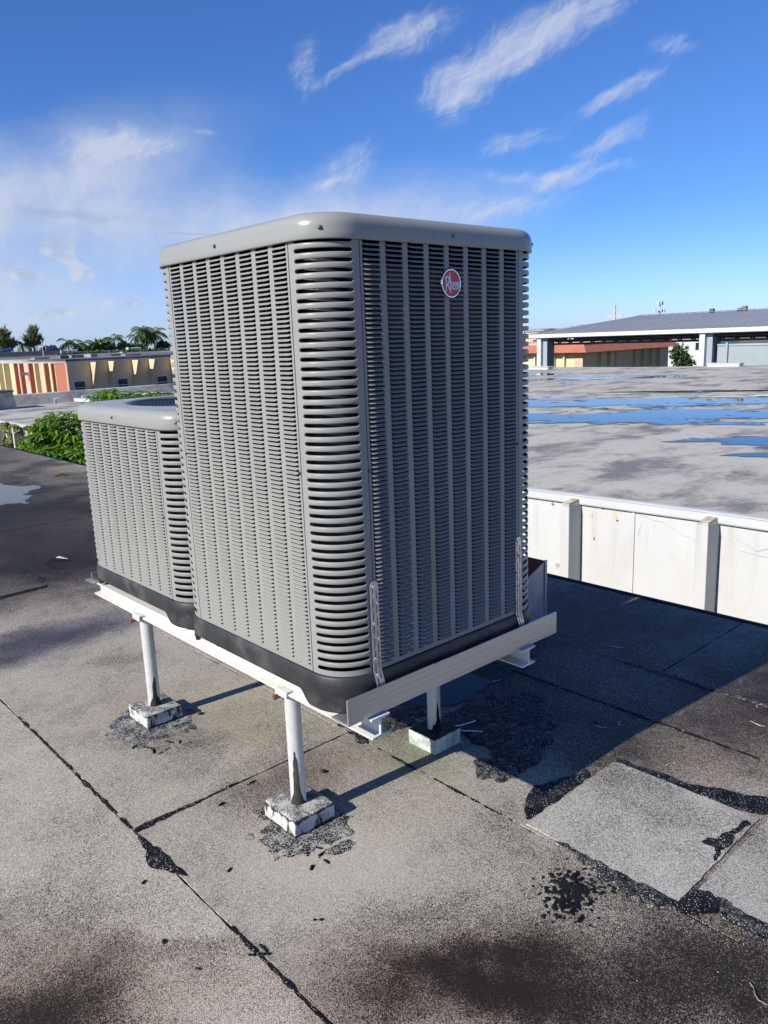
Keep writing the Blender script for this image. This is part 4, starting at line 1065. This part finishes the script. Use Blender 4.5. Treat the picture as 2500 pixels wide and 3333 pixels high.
def place(px, pz, Y0, Y1=None):
    pass
CAM = Vector((-1.239, -1.5905, 1.5815))
def push(p, k):
    """Move a measured point outwards from the eye to its real distance (the point is on the same sight line, k times as far)."""
    return CAM+(Vector(p)-CAM)*k

def palm(loc, ztop, scale, label, seed, nf=20, droop=1.0, trunkr=.16):
    rr = random.Random(seed); x, y = loc
    t = thing('palm_tree', label, 'palm tree', (x, y, -4), 'palms beyond the far buildings')
    top = Vector((x+rr.uniform(-.3, .3), y+rr.uniform(-.3, .3), ztop))
    mk('trunk', MB().tube([(x, y, -4), ((x+top.x)/2+rr.uniform(-.2, .2), y, (ztop-4)/2), top], [trunkr*1.4, trunkr, trunkr*.8], 8).vf, 'palm_trunk', t, True)
    items = []; stems = MB()
    for k in range(nf):
        a = 2*math.pi*k/nf+rr.uniform(-.2, .2); el0 = rr.uniform(.1, 1.25); L = scale*rr.uniform(.85, 1.15)
        p = top.copy(); d = Vector((math.cos(a)*math.cos(el0), math.sin(a)*math.cos(el0), math.sin(el0))); n = 12; pts = [p.copy()]
        for i in range(n):
            d = (d+Vector((0, 0, -.20*droop))).normalized(); p = p+d*L/n; pts.append(p.copy())
            side = d.cross(Vector((0, 0, 1)))
            side = side.normalized() if side.length > 1e-4 else Vector((1, 0, 0))
            w = L*.34*math.sin(math.pi*min(1, (i+1.2)/n)**.8*.95+.08)
            for s in (-1, 1):
                for jj in range(1):
                    items.append((p-d*L/n*.5*jj, side*s+d*.55+Vector((0, 0, -.45)), Vector((0, 0, 1)), max(.15, w), scale*.06))
        stems.tube(pts, [.03*scale*.6]*len(pts), 4)
    c = mk('crown', leaves_vf(items, .1), 'leaf_palm', t, kind='stuff')
    mk('frond_stem', stems.vf, 'leaf_palm', t)
def tree(loc, lobes, label, seed, mat, name='tree', leaf=.3, dens_=60, trunkr=.18, group='trees beyond the far buildings', up=0.0):
    rr = random.Random(seed); x, y = loc
    t = thing(name, label, 'tree', (x, y, -4), group)
    mb = MB()
    for c_, rd in lobes: mb.tube([(x, y, -4), ((x+c_[0])/2, (y+c_[1])/2, (c_[2]-4)/2), c_], [trunkr, trunkr*.7, trunkr*.25], 7)
    mk('trunk', mb.vf, 'trunk', t, True)
    items = []
    for c_, rd in lobes:
        n = int(dens_*(rd[0]*rd[1]*rd[2])**.67*8)
        for k in range(n):
            d = rv(rr); q = rr.random()**.4*(.8+.35*fbm(d.x*2+seed, d.y*2, d.z*2, 1.5, 3))
            p = Vector((c_[0]+d.x*rd[0]*q, c_[1]+d.y*rd[1]*q, c_[2]+d.z*rd[2]*q))
            dd = rv(rr)*(1-up)+Vector((d.x*.5, d.y*.5, 1))*up
            L = leaf*rr.uniform(.6, 1.4); items.append((p, dd, rv(rr), L, L*(.45 if up < .4 else .16)))
    mk('crown', leaves_vf(items, .15), mat, t, kind='stuff')

# ------------------------------------------------------------------ background at the left
def left_background():
    # school building with coloured fins
    X0, Y0 = 10.9, 31.0; zt = 1.10
    t = thing('striped_building', 'low cream building with yellow and salmon fins, shaded ones painted red, at the left', 'building', (X0, Y0, -4))
    wl = mk('wall', MB().box(X0, X0+26, Y0, Y0+34, -4, zt).vf, 'cream', t)
    # lit side, fins standing out towards the sun; terracotta paints shaded salmon faces
    zones = [(Y0+.02, Y0+.14, 'salmon'), (Y0+.14, Y0+1.30, 'terracotta'), (Y0+1.30, 33.95, 'yellow'), (33.95, 37.4, 'salmon'), (37.4, 64.9, 'yellow')]
    for a, b, m in zones: mk('painted_panel', MB().box(X0-.02, X0-.002, a, b-.01, -4, zt-.02).vf, m, t)
    for y, m, dpt, w in ((32.36, 'terracotta', .12, .10), (33.02, 'terracotta', .18, .12), (34.22, 'yellow', .18, .12), (34.95, 'terracotta', .18, .12), (36.18, 'terracotta', .17, .12), (36.98, 'terracotta', .16, .12), (38.2, 'yellow', .26, .14), (39.05, 'yellow', .26, .14), (40.2, 'yellow', .26, .14), (41.5, 'salmon', .26, .14)):  # terracotta fins: shade of their salmon sides put into the colour
        mk('fin', MB().box(X0-.02-dpt, X0-.021, y+.003, y+w, -4, zt-.03).vf, m, t)
    mk('painted_panel', MB().box(X0-.026, X0-.021, 35.2, 35.95, -4, .12).vf, 'fascia_white', t)
    lamp = mk('wall_lamp', MB().box(X0-.42, X0-.03, 35.55, 35.75, .55, .68).vf, 'steel_bluegrey', t)
    # shaded side: fins tapered to shape a wedge of light, sliding windows
    for x in (11.86, 12.62, 13.68, 14.44, 15.46, 16.6, 17.4, 18.6):
        mk('fin', MB().prism([(Y0-.62, zt-.03), (Y0-.07, .10), (Y0-.045, -4), (Y0-.002, -4), (Y0-.002, zt-.03)], 0, x, x+.12).vf, 'cream', t)
    for (xa, xb) in ((11.09, 11.57), (12.95, 13.41), (14.76, 15.25), (16.7, 17.2)):
        za, zb_ = -.22, .345
        w = mk('window', MB().box(xa, xb, Y0-.02, Y0-.003, za, zb_).vf, 'window_frame', t)
        for i in range(2):
            z0 = za+.02+(zb_-za-.02)*i/2
            mk('pane', MB().box(xa+.025, xb-.025, Y0-.026, Y0-.0205, z0, z0+(zb_-za)/2-.045).vf, 'glass_dark', w)
    rf = mk('roof', MB().box(X0-.05, X0+26.3, Y0-.03, Y0+34, zt+.0, zt+.03).vf, 'fascia_white', t)
    mk('roof_deck', MB().box(X0-.04, X0+26.2, Y0-.02, Y0+34, zt+.0305, zt+.12).vf, 'roof_dark', rf)
    rr = random.Random(12)
    for i in range(7):
        x, y = X0+.6+i*.75+rr.uniform(-.2, .2), Y0+1.5+rr.uniform(0, 6)
        mk('roof_bump', MB().box(x, x+rr.uniform(.2, .9), y, y+.5, zt+.12, zt+.12+rr.uniform(.06, .16)).vf, 'roof_dark', rf)
    # roofs and roof plant farther off (measured on a plane 80 m away, then set at their distance)
    def P(x, z, k=1.0): return push((x, 80, z), k)
    def slab(name, label, cat, x0, x1, z0, z1, k, mat, dep=6, roofmat=None):
        a = P(x0, z0, k); b = P(x1, z1, k)
        t_ = thing(name, label, cat, ((a.x+b.x)/2, a.y, -4))
        mk('wall', MB().box(a.x, b.x, a.y, a.y+dep, -4, b.z-.25*k).vf, mat, t_)
        mk('roof', MB().box(a.x-.3, b.x+.3, a.y-.3, a.y+dep, b.z-.25*k, b.z).vf, roofmat or mat, t_)
        return t_
    slab('long_building', 'long low building with grey metal roof at the far left', 'building', 14, 28.2, .8, 1.62, .85, 'cream', 8, 'metal_roof')
    slab('distant_building', 'pale distant building behind the hedge beside the palms', 'building', 28.5, 41, .8, 1.38, 1.02, 'fascia_white', 8, 'metal_roof')
    for (x0, x1, z0, z1, lab) in ((28.9, 30.4, 1.42, 1.60, 'white rooftop duct near the thin pole'), (36.0, 37.3, 1.40, 1.62, 'white rooftop duct left of the three palms'), (25.4, 26.9, 1.45, 1.55, 'flat white rooftop duct over the grey roof')):
        a, b = P(x0, z0), P(x1, z1); r_ = (b.z-a.z)/2
        t_ = thing('rooftop_duct', lab, 'duct', (a.x, a.y, a.z), 'white ducts on the far roofs')
        mk('barrel', MB().tube([(a.x, a.y, a.z+r_), (b.x, a.y, a.z+r_)], r_, 12).vf, 'fascia_white', t_)
        mk('end_box', MB().box(a.x-.25, a.x+.02, a.y-.3, a.y+.3, a.z-.3, a.z+2.1*r_).vf, 'fascia_white', t_)
    for (x0, x1, z0, z1, lab) in ((29.6, 30.05, .85, 1.12, 'small grey rooftop cabinet below the white duct'), (35.2, 35.7, .88, 1.22, 'small white rooftop cabinet in front of the hedge')):
        a, b = P(x0, z0, .7), P(x1, z1, .7)
        t_ = thing('rooftop_cabinet', lab, 'cabinet', (a.x, a.y, -4), 'cabinets on the far roofs')
        mk('body', MB().box(a.x, b.x, a.y, a.y+.5, a.z, b.z).vf, 'panel_paleblue', t_); mk('plinth', MB().box(a.x+.05, b.x-.05, a.y+.05, a.y+.45, -4, a.z).vf, 'cream', t_)
    for i, (x0, x1, z0, z1, lab) in enumerate(((23.2, 24.3, 1.72, 2.1, 'tilted dark solar panels at the far left'), (27.6, 28.6, 1.72, 2.22, 'tilted dark solar panels left of the first palms'))):
        a, b = P(x0, z0), P(x1, z1)
        t_ = thing('solar_array', lab, 'solar panel', (a.x, a.y, a.z), 'solar panels on the far roofs')
        n = 3
        for q in range(n):
            xa = a.x+(b.x-a.x)*q/n; xb = a.x+(b.x-a.x)*(q+.94)/n; zz = (b.z-a.z)*(.6+.4*q/n)
            mk('panel', ([(xa, a.y, a.z), (xb, a.y, a.z), (xb, a.y+1.0, a.z+zz), (xa, a.y+1.0, a.z+zz*.9), (xa, a.y+.03, a.z-.06), (xb, a.y+.03, a.z-.06), (xb, a.y+1.03, a.z+zz-.06), (xa, a.y+1.03, a.z+zz*.9-.06)], [(0, 1, 2, 3), (4, 7, 6, 5), (0, 4, 5, 1), (2, 6, 7, 3), (1, 5, 6, 2), (0, 3, 7, 4)]), 'solar', t_)
        mk('frame', MB().tube([(a.x, a.y+.9, a.z-.5), (a.x, a.y+.9, a.z+.3)], .03, 6).tube([(b.x-.1, a.y+.9, a.z-.5), (b.x-.1, a.y+.9, a.z+.35)], .03, 6).vf, 'pole_grey', t_)
    a, b = P(27.0, .9, .75), P(26.98, 2.55, .75)
    t_ = thing('light_pole', 'thin pale pole rising above the striped building', 'pole', (a.x, a.y, -4))
    mk('shaft', MB().tube([(a.x, a.y, -4), (b.x, b.y, b.z)], [.07, .03], 8).vf, 'pole_grey', t_); mk('lamp_head', MB().box(b.x-.05, b.x+.05, b.y-.05, b.y+.05, b.z, b.z+.1).vf, 'pole_grey', t_)
    # hedge
    rr = random.Random(5); items = []
    a = P(22, .7, .9); b = P(43, 1.34, .9)
    for k in range(5200):
        x = rr.uniform(a.x, b.x); hmax = 1.28+.16*fbm(x, 0, 0, .5, 4)
        z = -.6+(hmax+.6)*rr.random()**.6; items.append((Vector((x, a.y+rr.uniform(-.8, .8), z)), rv(rr), rv(rr), .35, .2))
    t_ = thing('hedge', 'long clipped green hedge behind the striped building', 'hedge', ((a.x+b.x)/2, a.y, -4))
    mk('foliage', leaves_vf(items), 'leaf_dark', t_, kind='stuff')
    mb = MB()
    for k in range(24): x = a.x+(b.x-a.x)*k/23; mb.tube([(x, a.y, -4), (x, a.y, .2)], .06, 5)
    mk('stem', mb.vf, 'trunk', t_)
    k = 1.6
    def TP(x, z, kk=k): q = push((x, 80, z), kk); return q
    for (x, z, sc, lab, sd, nf) in ((29.7, 2.25, 1.9, 'leftmost of the two feathery palms right of the thin pole', 1, 18), (30.9, 2.15, 1.7, 'right one of the two feathery palms right of the thin pole', 2, 18),
                                    (34.5, 2.45, 2.0, 'single palm sticking up out of the bushes', 3, 16), (37.0, 2.65, 1.6, 'low left palm of the cluster by the tall unit', 4, 18), (37.7, 3.2, 2.2, 'tallest palm of the cluster by the tall unit', 5, 22), (38.9, 2.95, 2.4, 'rightmost palm of the cluster by the tall unit', 6, 22), (25.1, 2.3, 1.7, 'dark stubby palm beside the wispy pine', 7, 18), (38.2, 2.8, 2.0, 'palm in the middle of the cluster by the tall unit', 8, 20)):
        q = TP(x, z); palm((q.x, q.y), q.z, sc*1.35, lab, sd, max(11, nf-7), 1.0)
    def lob(x, z, rx, rz, kk=k): q = TP(x, z, kk); return ((q.x, q.y, q.z), (rx*kk, rx*kk, rz*kk))
    q = TP(23.4, 2); tree((q.x, q.y), [lob(23.3, 2.3, .55, .9), lob(23.5, 2.9, .35, .7), lob(23.9, 2.1, .5, .4)], 'wispy grey-green pine cut by the left edge', 21, 'leaf_pale', 'pine_tree', 1.1, 60, up=.8)
    q = TP(25.9, 2); tree((q.x, q.y), [lob(25.9, 2.3, .45, .6), lob(26.2, 2.9, .35, .6), lob(26.4, 3.3, .2, .4), lob(26.5, 2.3, .5, .3)], 'wispy grey-green pine leaning right beside the stubby palm', 22, 'leaf_pale', 'pine_tree', 1.1, 60, up=.8)
    for (x, z, rx, rz, lab, sd) in ((27.6, 1.7, .8, .30, 'low rounded tree left of the thin pole', 31), (32.6, 2.05, .6, .55, 'mid green bushy tree with a ragged top', 32), (33.6, 1.8, .9, .45, 'broad dark bushy tree under the single palm', 33), (35.5, 1.85, .7, .4, 'rounded tree left of the palm cluster', 34), (39.9, 1.75, .7, .4, 'dark tree against the edge of the tall unit', 35), (31.3, 1.6, .9, .3, 'low dark tree under the feathery palms', 36), (22.8, 1.6, 1.1, .3, 'low dark tree below the left pine', 37), (36.9, 1.6, .9, .3, 'low tree in front of the palm cluster', 38)):
        q = TP(x, z); tree((q.x, q.y), [lob(x, z, rx, rz), lob(x+.4, z-.15, rx*.7, rz*.7), lob(x-.4, z-.2, rx*.7, rz*.7)], lab, sd, 'leaf_dark' if sd % 2 else 'leaf_palm', 'bushy_tree', .55, 46)
left_background()

# ------------------------------------------------------------------ canopy and town at the right
def right_background():
    XC, XR = 37.0, 49.5; ze, zr = 1.47, 2.43; yl, yr = 27.95, -14
    t = thing('canopy_hall', 'open sided hall with grey ribbed metal roof and white eaves at the right', 'canopy', (43, 8, -4))
    rf = mk('roof', MB().prism([(XC-.15, ze), (XR, zr), (XR+12, ze+.0), (XR+12, ze-.12), (XR, zr-.12), (XC-.15, ze-.12)], 1, yr, yl).vf, 'metal_roof', t)
    n = 74; me = None
    for i in range(n):
        y = yl-.25-i*.55
        vf = MB().prism([(XC-.16, ze+.001), (XC-.16, ze+.014), (XR, zr+.014), (XR, zr+.001)], 1, -.03, .03).vf
        if me is None:
            o = mk('rib', vf, 'metal_roof', rf); me = o; o.location = (0, y, 0)
        else: dup(me, (0, y, 0), rf)
    mk('ridge_cap', MB().prism([(XR-.3, zr+.03), (XR, zr+.085), (XR+.3, zr+.03)], 1, yr, yl+.02).vf, 'metal_roof', rf)
    mk('eave_gutter', MB().prism([(XC-.30, ze-.01), (XC-.30, ze-.20), (XC-.24, ze-.24), (XC-.02, ze-.24), (XC-.02, ze-.01)], 1, yr, yl+.1).vf, 'canopy_white', t)
    mk('rake_trim', MB().prism([(XC-.28, ze-.02), (XR, zr+.02), (XR, zr-.22), (XC-.28, ze-.24)], 1, yl+.001, yl+.10).vf, 'canopy_white', t)
    for i, y in enumerate((26.75, 16.9, 7.0, -3)):
        c_ = mk('column', MB().box(XC+.05, XC+.75, y-.25, y+.25, -4, ze-.24).vf, 'steel_bluegrey', t)
        mk('lit_side', MB().box(XC-.16, XC+.045, y+.05, y+.32, -4, ze-.24).vf, 'canopy_white', c_)  # added white strip painting the column's sunlit left side
        c_ = mk('column', MB().box(XR+9, XR+9.6, y-.25, y+.25, -4, ze-.24).vf, 'steel_bluegrey', t)
        # raking truss over each pair of columns
        mb = MB(); mb.box(XC+.3, XR+9.3, y-.08, y+.08, ze-.48, ze-.36)
        for q in range(12): x0 = XC+.5+q*1.7; mb.tube([(x0, y, ze-.4), (x0+.85, y, ze-.05+(.45 if 3 < q < 9 else .1)), (x0+1.7, y, ze-.4)], .05, 4)
        mk('truss', mb.vf, 'truss_dark', t)
    for kx in range(7):  # extra truss rows added to darken the underside of the roof
        xx = XC+.6+kx*1.9; zz = ze-.22+kx*.12; mb = MB(); mb.box(xx, xx+.12, yr, yl-.3, zz-.42, zz-.32); mb.box(xx, xx+.12, yr, yl-.3, zz-.04, zz+.04)
        for q in range(56): y0 = yl-.4-q*.74; mb.tube([(xx+.06, y0, zz-.36), (xx+.06, y0-.37, zz), (xx+.06, y0-.74, zz-.36)], .045, 4)
        mk('added_joist', mb.vf, 'truss_dark', t)
    mb = MB(); mb.box(XC+.2, XC+.35, yr, yl-.3, ze-.40, ze-.33)
    for q in range(40): y0 = yl-.4-q*1.0; mb.tube([(XC+.28, y0, ze-.36), (XC+.28, y0-.5, ze-.14), (XC+.28, y0-1.0, ze-.36)], .03, 4)
    mk('eave_truss', mb.vf, 'truss_dark', t)
    for i in range(6):
        mk('purlin', MB().box(XC+2+i*2, XC+2.12+i*2, yr, yl-.2, ze-.3+i*.145, ze-.18+i*.145).vf, 'truss_dark', t)
    # low infill panels right of the second column
    for y in (11.6, 6.6):
        pn = mk('infill_panel', MB().box(XC+.30, XC+.38, y, y+4.9, -4, .61).vf, 'panel_paleblue', t); mk('top_rail', MB().box(XC+.26, XC+.42, y, y+4.9, .611, .70).vf, 'steel_bluegrey', pn)
        mk('post', MB().box(XC+.18, XC+.28, y+4.35, y+4.45, -4, .78).vf, 'panel_paleblue', t)
    mk('dark_backing', MB().box(XR+9.7, XR+9.9, yr, 12.0, -4, ze-.25).vf, 'truss_dark', t)  # added sheet, its dark colour standing for the hall's shaded interior
    for i, (x, y, zz) in enumerate(((49.4, 22.6, .14), (49.4, 20.8, .1), (49.4, 20.5, .2))):
        mk('roof_vent', MB().box(x, x+.25, y, y+.25, zr, zr+zz+.1).vf, 'roof_dark', rf)
    # small plinths at the far end of the flat roof
    for x, y, lab in ((32.6, 26.6, 'white plinth by the foot of the left canopy column'), (32.8, 14.3, 'long white plinth by the foot of the right canopy column'), (31, 22.9, 'flat white strip on the edge of the puddled roof')):
        t_ = thing('plinth', lab, 'plinth', (x, y, 0), 'plinths at the edge of the puddled roof')
        mk('block', MB().box(x, x+.4, y-.9, y+.5, zfar(y)-.02, zfar(y)+.12).vf, 'fascia_white', t_); mk('cap', MB().box(x-.03, x+.43, y-.93, y+.53, zfar(y)+.12, zfar(y)+.15).vf, 'fascia_white', t_)
    # orange banded building seen under the canopy
    X0, Y0 = 60.0, 39.4
    t = thing('orange_building', 'cream building with deep orange roof band seen under the canopy', 'building', (X0, Y0, -4))
    mk('wall', MB().box(X0, X0+15.2, Y0, Y0+22, -4, -.3).vf, 'cream', t)
    mk('lit_panel', MB().box(X0-.02, X0-.003, Y0+.6, Y0+22, -4, -.32).vf, 'yellow', t)
    mk('corner_pier', MB().box(X0-.06, X0-.021, Y0, Y0+.9, -4, -.32).vf, 'salmon', t)
    for x in (62.5, 64, 68.5, 70, 71.5, 73): mk('fin', MB().box(x, x+.15, Y0-.3, Y0-.002, -4, -.32).vf, 'cream', t)
    mk('pier', MB().box(65.3, 66.7, Y0-.1, Y0-.003, -4, -.32).vf, 'salmon', t)
    for y in (41.2, 42.3, 44.5): mk('fin', MB().box(X0-.3, X0-.022, y, y+.15, -4, -.32).vf, 'yellow', t)
    zb_, zt_ = -.30, .40
    v = [(X0-.9, Y0-.9, zb_), (X0+16, Y0-.9, zb_), (X0+16, Y0+23, zb_), (X0-.9, Y0+23, zb_), (X0-.1, Y0-.1, zt_), (X0+15.5, Y0-.1, zt_), (X0+15.5, Y0+22, zt_), (X0-.1, Y0+22, zt_)]
    mk('roof_band', (v, [(0, 1, 5, 4), (1, 2, 6, 5), (2, 3, 7, 6), (3, 0, 4, 7), (4, 5, 6, 7), (3, 2, 1, 0)]), 'terracotta', t)
    mk('roof_trim', MB().box(X0-.15, X0+15.55, Y0-.15, Y0+22.05, zt_+.001, zt_+.16).vf, 'salmon', t)
    # tree and pale houses beyond it
    tree((72, 36.8), [((72, 36.5, -1.0), (1.1, 1.0, 1.0)), ((72.3, 36.2, -1.9), (1.2, 1.2, 1.0))], 'dark tree under the canopy beside the orange building', 61, 'leaf_dark', 'bushy_tree', .4, 60)
    for i, (x, y, w, d, h, m, lab) in enumerate(((95, 47.5, 6, 8, .6, 'fascia_white', 'white house beyond the tree, under the canopy'), (150, 112, 7, 8, 2.4, 'salmon', 'small orange distant house at the right of the tall unit'), (152, 104.5, 7, 8, 2.7, 'fascia_white', 'small white distant house at the right of the tall unit'), (150, 100.8, 4, 6, 2.9, 'fascia_white', 'pale distant house by the left end of the canopy roof'))):
        t_ = thing('distant_house', lab, 'house', (x, y, -4), 'distant houses')
        mk('wall', MB().box(x, x+d, y-w/2, y+w/2, -4, h-.6).vf, m, t_)
        mk('roof', MB().prism([(y-w/2-.3, h-.6), (y+w/2+.3, h-.6), (y, h)], 0, x-.3, x+d+.3).vf, 'metal_roof', t_)
        for q in (-1, 1): mk('window', MB().box(x-.03, x-.002, y+q*w*.25-.4, y+q*w*.25+.4, h-1.9, h-1.0).vf, 'glass_dark', t_)
    for (x, y, lab, sd, r_) in ((150, 108.5, 'rounded distant tree between the distant houses', 71, 2.2), (158, 119, 'distant tree left of the orange house', 72, 2.5)):
        tree((x, y), [((x, y, 1.2), (r_, r_, 1.0)), ((x, y+1.5, .5), (r_, r_, 1.1))], lab, sd, 'leaf_palm', 'bushy_tree', .6, 40)
    # utility pole and mast
    k = 1.25
    b = push((110, 67.25, 3.1), k); top = push((110, 67.3, 5.26), k)
    t = thing('utility_pole', 'concrete utility pole with crossarm above the canopy roof', 'utility pole', (b.x, b.y, -4))
    mk('shaft', MB().tube([(b.x, b.y, -4), (top.x, top.y, top.z)], [.34, .24], 8).vf, 'pole_grey', t)
    mk('lightning_rod', MB().tube([(top.x, top.y-.5, top.z-1.2), (top.x, top.y-.65, top.z+.8)], .05, 5).vf, 'pole_grey', t)
    arm = push((110, 67.2, 3.58), k)
    mk('crossarm', MB().box(arm.x-.1, arm.x+.1, arm.y-1.65, arm.y+1.65, arm.z-.09, arm.z+.09).vf, 'pole_grey', t)
    for q in (-1.55, -1.1, -.6, .6, 1.1, 1.55): mk('insulator', MB().tube([(arm.x, arm.y+q, arm.z+.09), (arm.x, arm.y+q, arm.z+.32)], [.09, .06], 6).vf, 'fascia_white', t)
    for zz in (.9, 2.0): mk('bracket', MB().box(top.x-.1, top.x+.1, top.y-.75, top.y+.5, top.z-zz-.06, top.z-zz+.06).vf, 'pole_grey', t)
    b = push((110, 59.6, 3.4), k); top = push((110, 59.67, 5.4), k)
    t = thing('antenna_mast', 'slim mast with two rings of white antennas above the canopy roof', 'mast', (b.x, b.y, -4))
    mk('shaft', MB().tube([(b.x, b.y, -4), (top.x, top.y, top.z)], [.2, .1], 8).vf, 'pole_grey', t)
    for zz, rad, n, hh in ((top.z-.3, .42, 6, .75), (push((110, 59.6, 4.05), k).z, .85, 8, .55)):
        for q in range(n):
            a = 2*math.pi*q/n; x, y = top.x+rad*math.cos(a), top.y+rad*math.sin(a)
            mk('antenna', MB().box(x-.09, x+.09, y-.09, y+.09, zz-hh/2, zz+hh/2).vf, 'fascia_white', t)
        mk('platform', MB().tube([(top.x, top.y, zz-.05), (top.x, top.y, zz+.05)], rad*.9, 10).vf, 'pole_grey', t)
right_background()

# ------------------------------------------------------------------ small litter on the roof
def litter():
    rr = random.Random(9)
    where = [((1.18, .47), 'pale straw on the cracked tar beside the right leg'), ((1.62, .10), 'short twig in the shadow on the middle sheet'), ((2.02, .02), 'pale twig on the right seam in the shadow'), ((2.22, -.10), 'twig lying in the shadow near the right seam'), ((1.78, -.42), 'forked twig in the sun near the right edge'),
             ((1.95, -.36), 'thin twig standing on the sunlit right seam'), ((1.33, .02), 'curled straw below the cracked tar'), ((1.56, .42), 'straw between two seams in the shadow'), ((1.42, -.02), 'straw beside the dark pebble in the shadow'), ((1.98, .30), 'dark twig near the cross seam'), ((.86, .60), 'straw across the tar under the rail'), ((.45, -.98), 'stubby twig at the bottom right'), ((1.38, .60), 'bent pale straw near the puddle under the stand'), ((2.1, .42), 'white curled scrap in the shadow near the roof edge')]
    for i, ((x, y), lab) in enumerate(where):
        a = rr.uniform(0, 3.14); L = rr.uniform(.035, .075); pts = []
        for q in range(5):
            s = (q/4-.5)*L; pts.append((x+math.cos(a)*s-math.sin(a)*.012*math.sin(q*1.3), y+math.sin(a)*s+math.cos(a)*.012*math.sin(q*1.3), .0055+.004*math.sin(q)**2))
        o = mk('twig', MB().tube(pts, [.0013, .0016, .0015, .0012, .0008], 5).vf, 'grit' if i == 13 else ('twig_pale' if i % 2 == 0 else 'twig')); tag(o, lab, 'twig', 'twigs on the roof')
    # chrome wire clip by the middle leg
    pts = [(.835, .44, .012), (.845, .462, .030), (.875, .455, .022), (.93, .42, .016), (1.0, .40, .018), (1.02, .41, .012)]
    t = thing('wire_clip', 'bent shiny wire clip on the tar beside the right leg', 'wire', (.9, .43, .008))
    mk('wire', MB().tube(pts, .0026, 6).vf, 'chrome', t, True)
    mk('wire', MB().tube([(.875, .452, .022), (.90, .40, .014), (.955, .345, .010), (.965, .33, .008)], .0026, 6).vf, 'chrome', t, True)
    # fallen leaves
    def leaf(x, y, L, mat, lab, a):
        v, f = leaves_vf([(Vector((x, y, .02)), Vector((math.cos(a), math.sin(a), .1)), Vector((0, .2, 1)), L, L*.4)])
        o = mk('fallen_leaf', (v, f), mat); tag(o, lab, 'leaf', 'fallen leaves on the roof')
    leaf(2.42, 8.55, .24, 'leaf_yellow', 'yellow fallen leaf on the dark roof left of the shorter unit', 2.6)
    leaf(.80, 4.35, .20, 'leaf_dry', 'dry pale fallen leaf on the roof below the puddle', 2.3)
    v, f = blob(lambda x, y: .035-math.hypot(x+.02, y-2.65)*.4+.02*fbm(x, y, 4, 20, 3)-.02, -.1, .06, 2.58, 2.72, .006, .003, .004, .01)
    # white grit scattered over the sheets
    rr = random.Random(31); V = []; F = []
    for k in range(260):
        x = rr.uniform(-.7, 2.6); y = rr.uniform(-1.0, 1.6) if rr.random() < .8 else rr.uniform(1.6, 5)
        if x < .25 and y < -.9: continue
        s = rr.choice((.001, .0015, .0015, .002, .003)); b = len(V); z = .003
        V += [(x+s*math.cos(a)*rr.uniform(.6, 1.2), y+s*math.sin(a)*rr.uniform(.6, 1.2), z) for a in (0, 1.57, 3.14, 4.71)]+[(x, y, z+s*1.2), (x, y, z-.002)]
        F += [(b+i, b+(i+1) % 4, b+4) for i in range(4)]+[(b+(i+1) % 4, b+i, b+5) for i in range(4)]
    tag(mk('grit', (V, F), 'grit'), 'scattered white grit on the roof sheets', 'grit', kind='stuff')
    for i, (x, y, lab) in enumerate(((.33, .565, 'dark pebble on the sheet behind the nearest leg'), (1.35, .05, 'black scrap lying in the shadow'), (.24, 1.33, 'dark pebble beside the second curb'))):
        bm = bmesh.new(); bmesh.ops.create_icosphere(bm, subdivisions=2, radius=.011)
        for v in bm.verts: v.co = v.co*(1+.3*mnoise.noise(v.co*90+Vector((i, 0, 0)))); v.co.z *= .6
        me = bpy.data.meshes.new('pebble'); bm.to_mesh(me); bm.free(); me.materials.append(M['tar_brown'])
        o = link('pebble', me); o.location = (x, y, .008); tag(o, lab, 'pebble', 'dark pebbles on the roof')
litter()
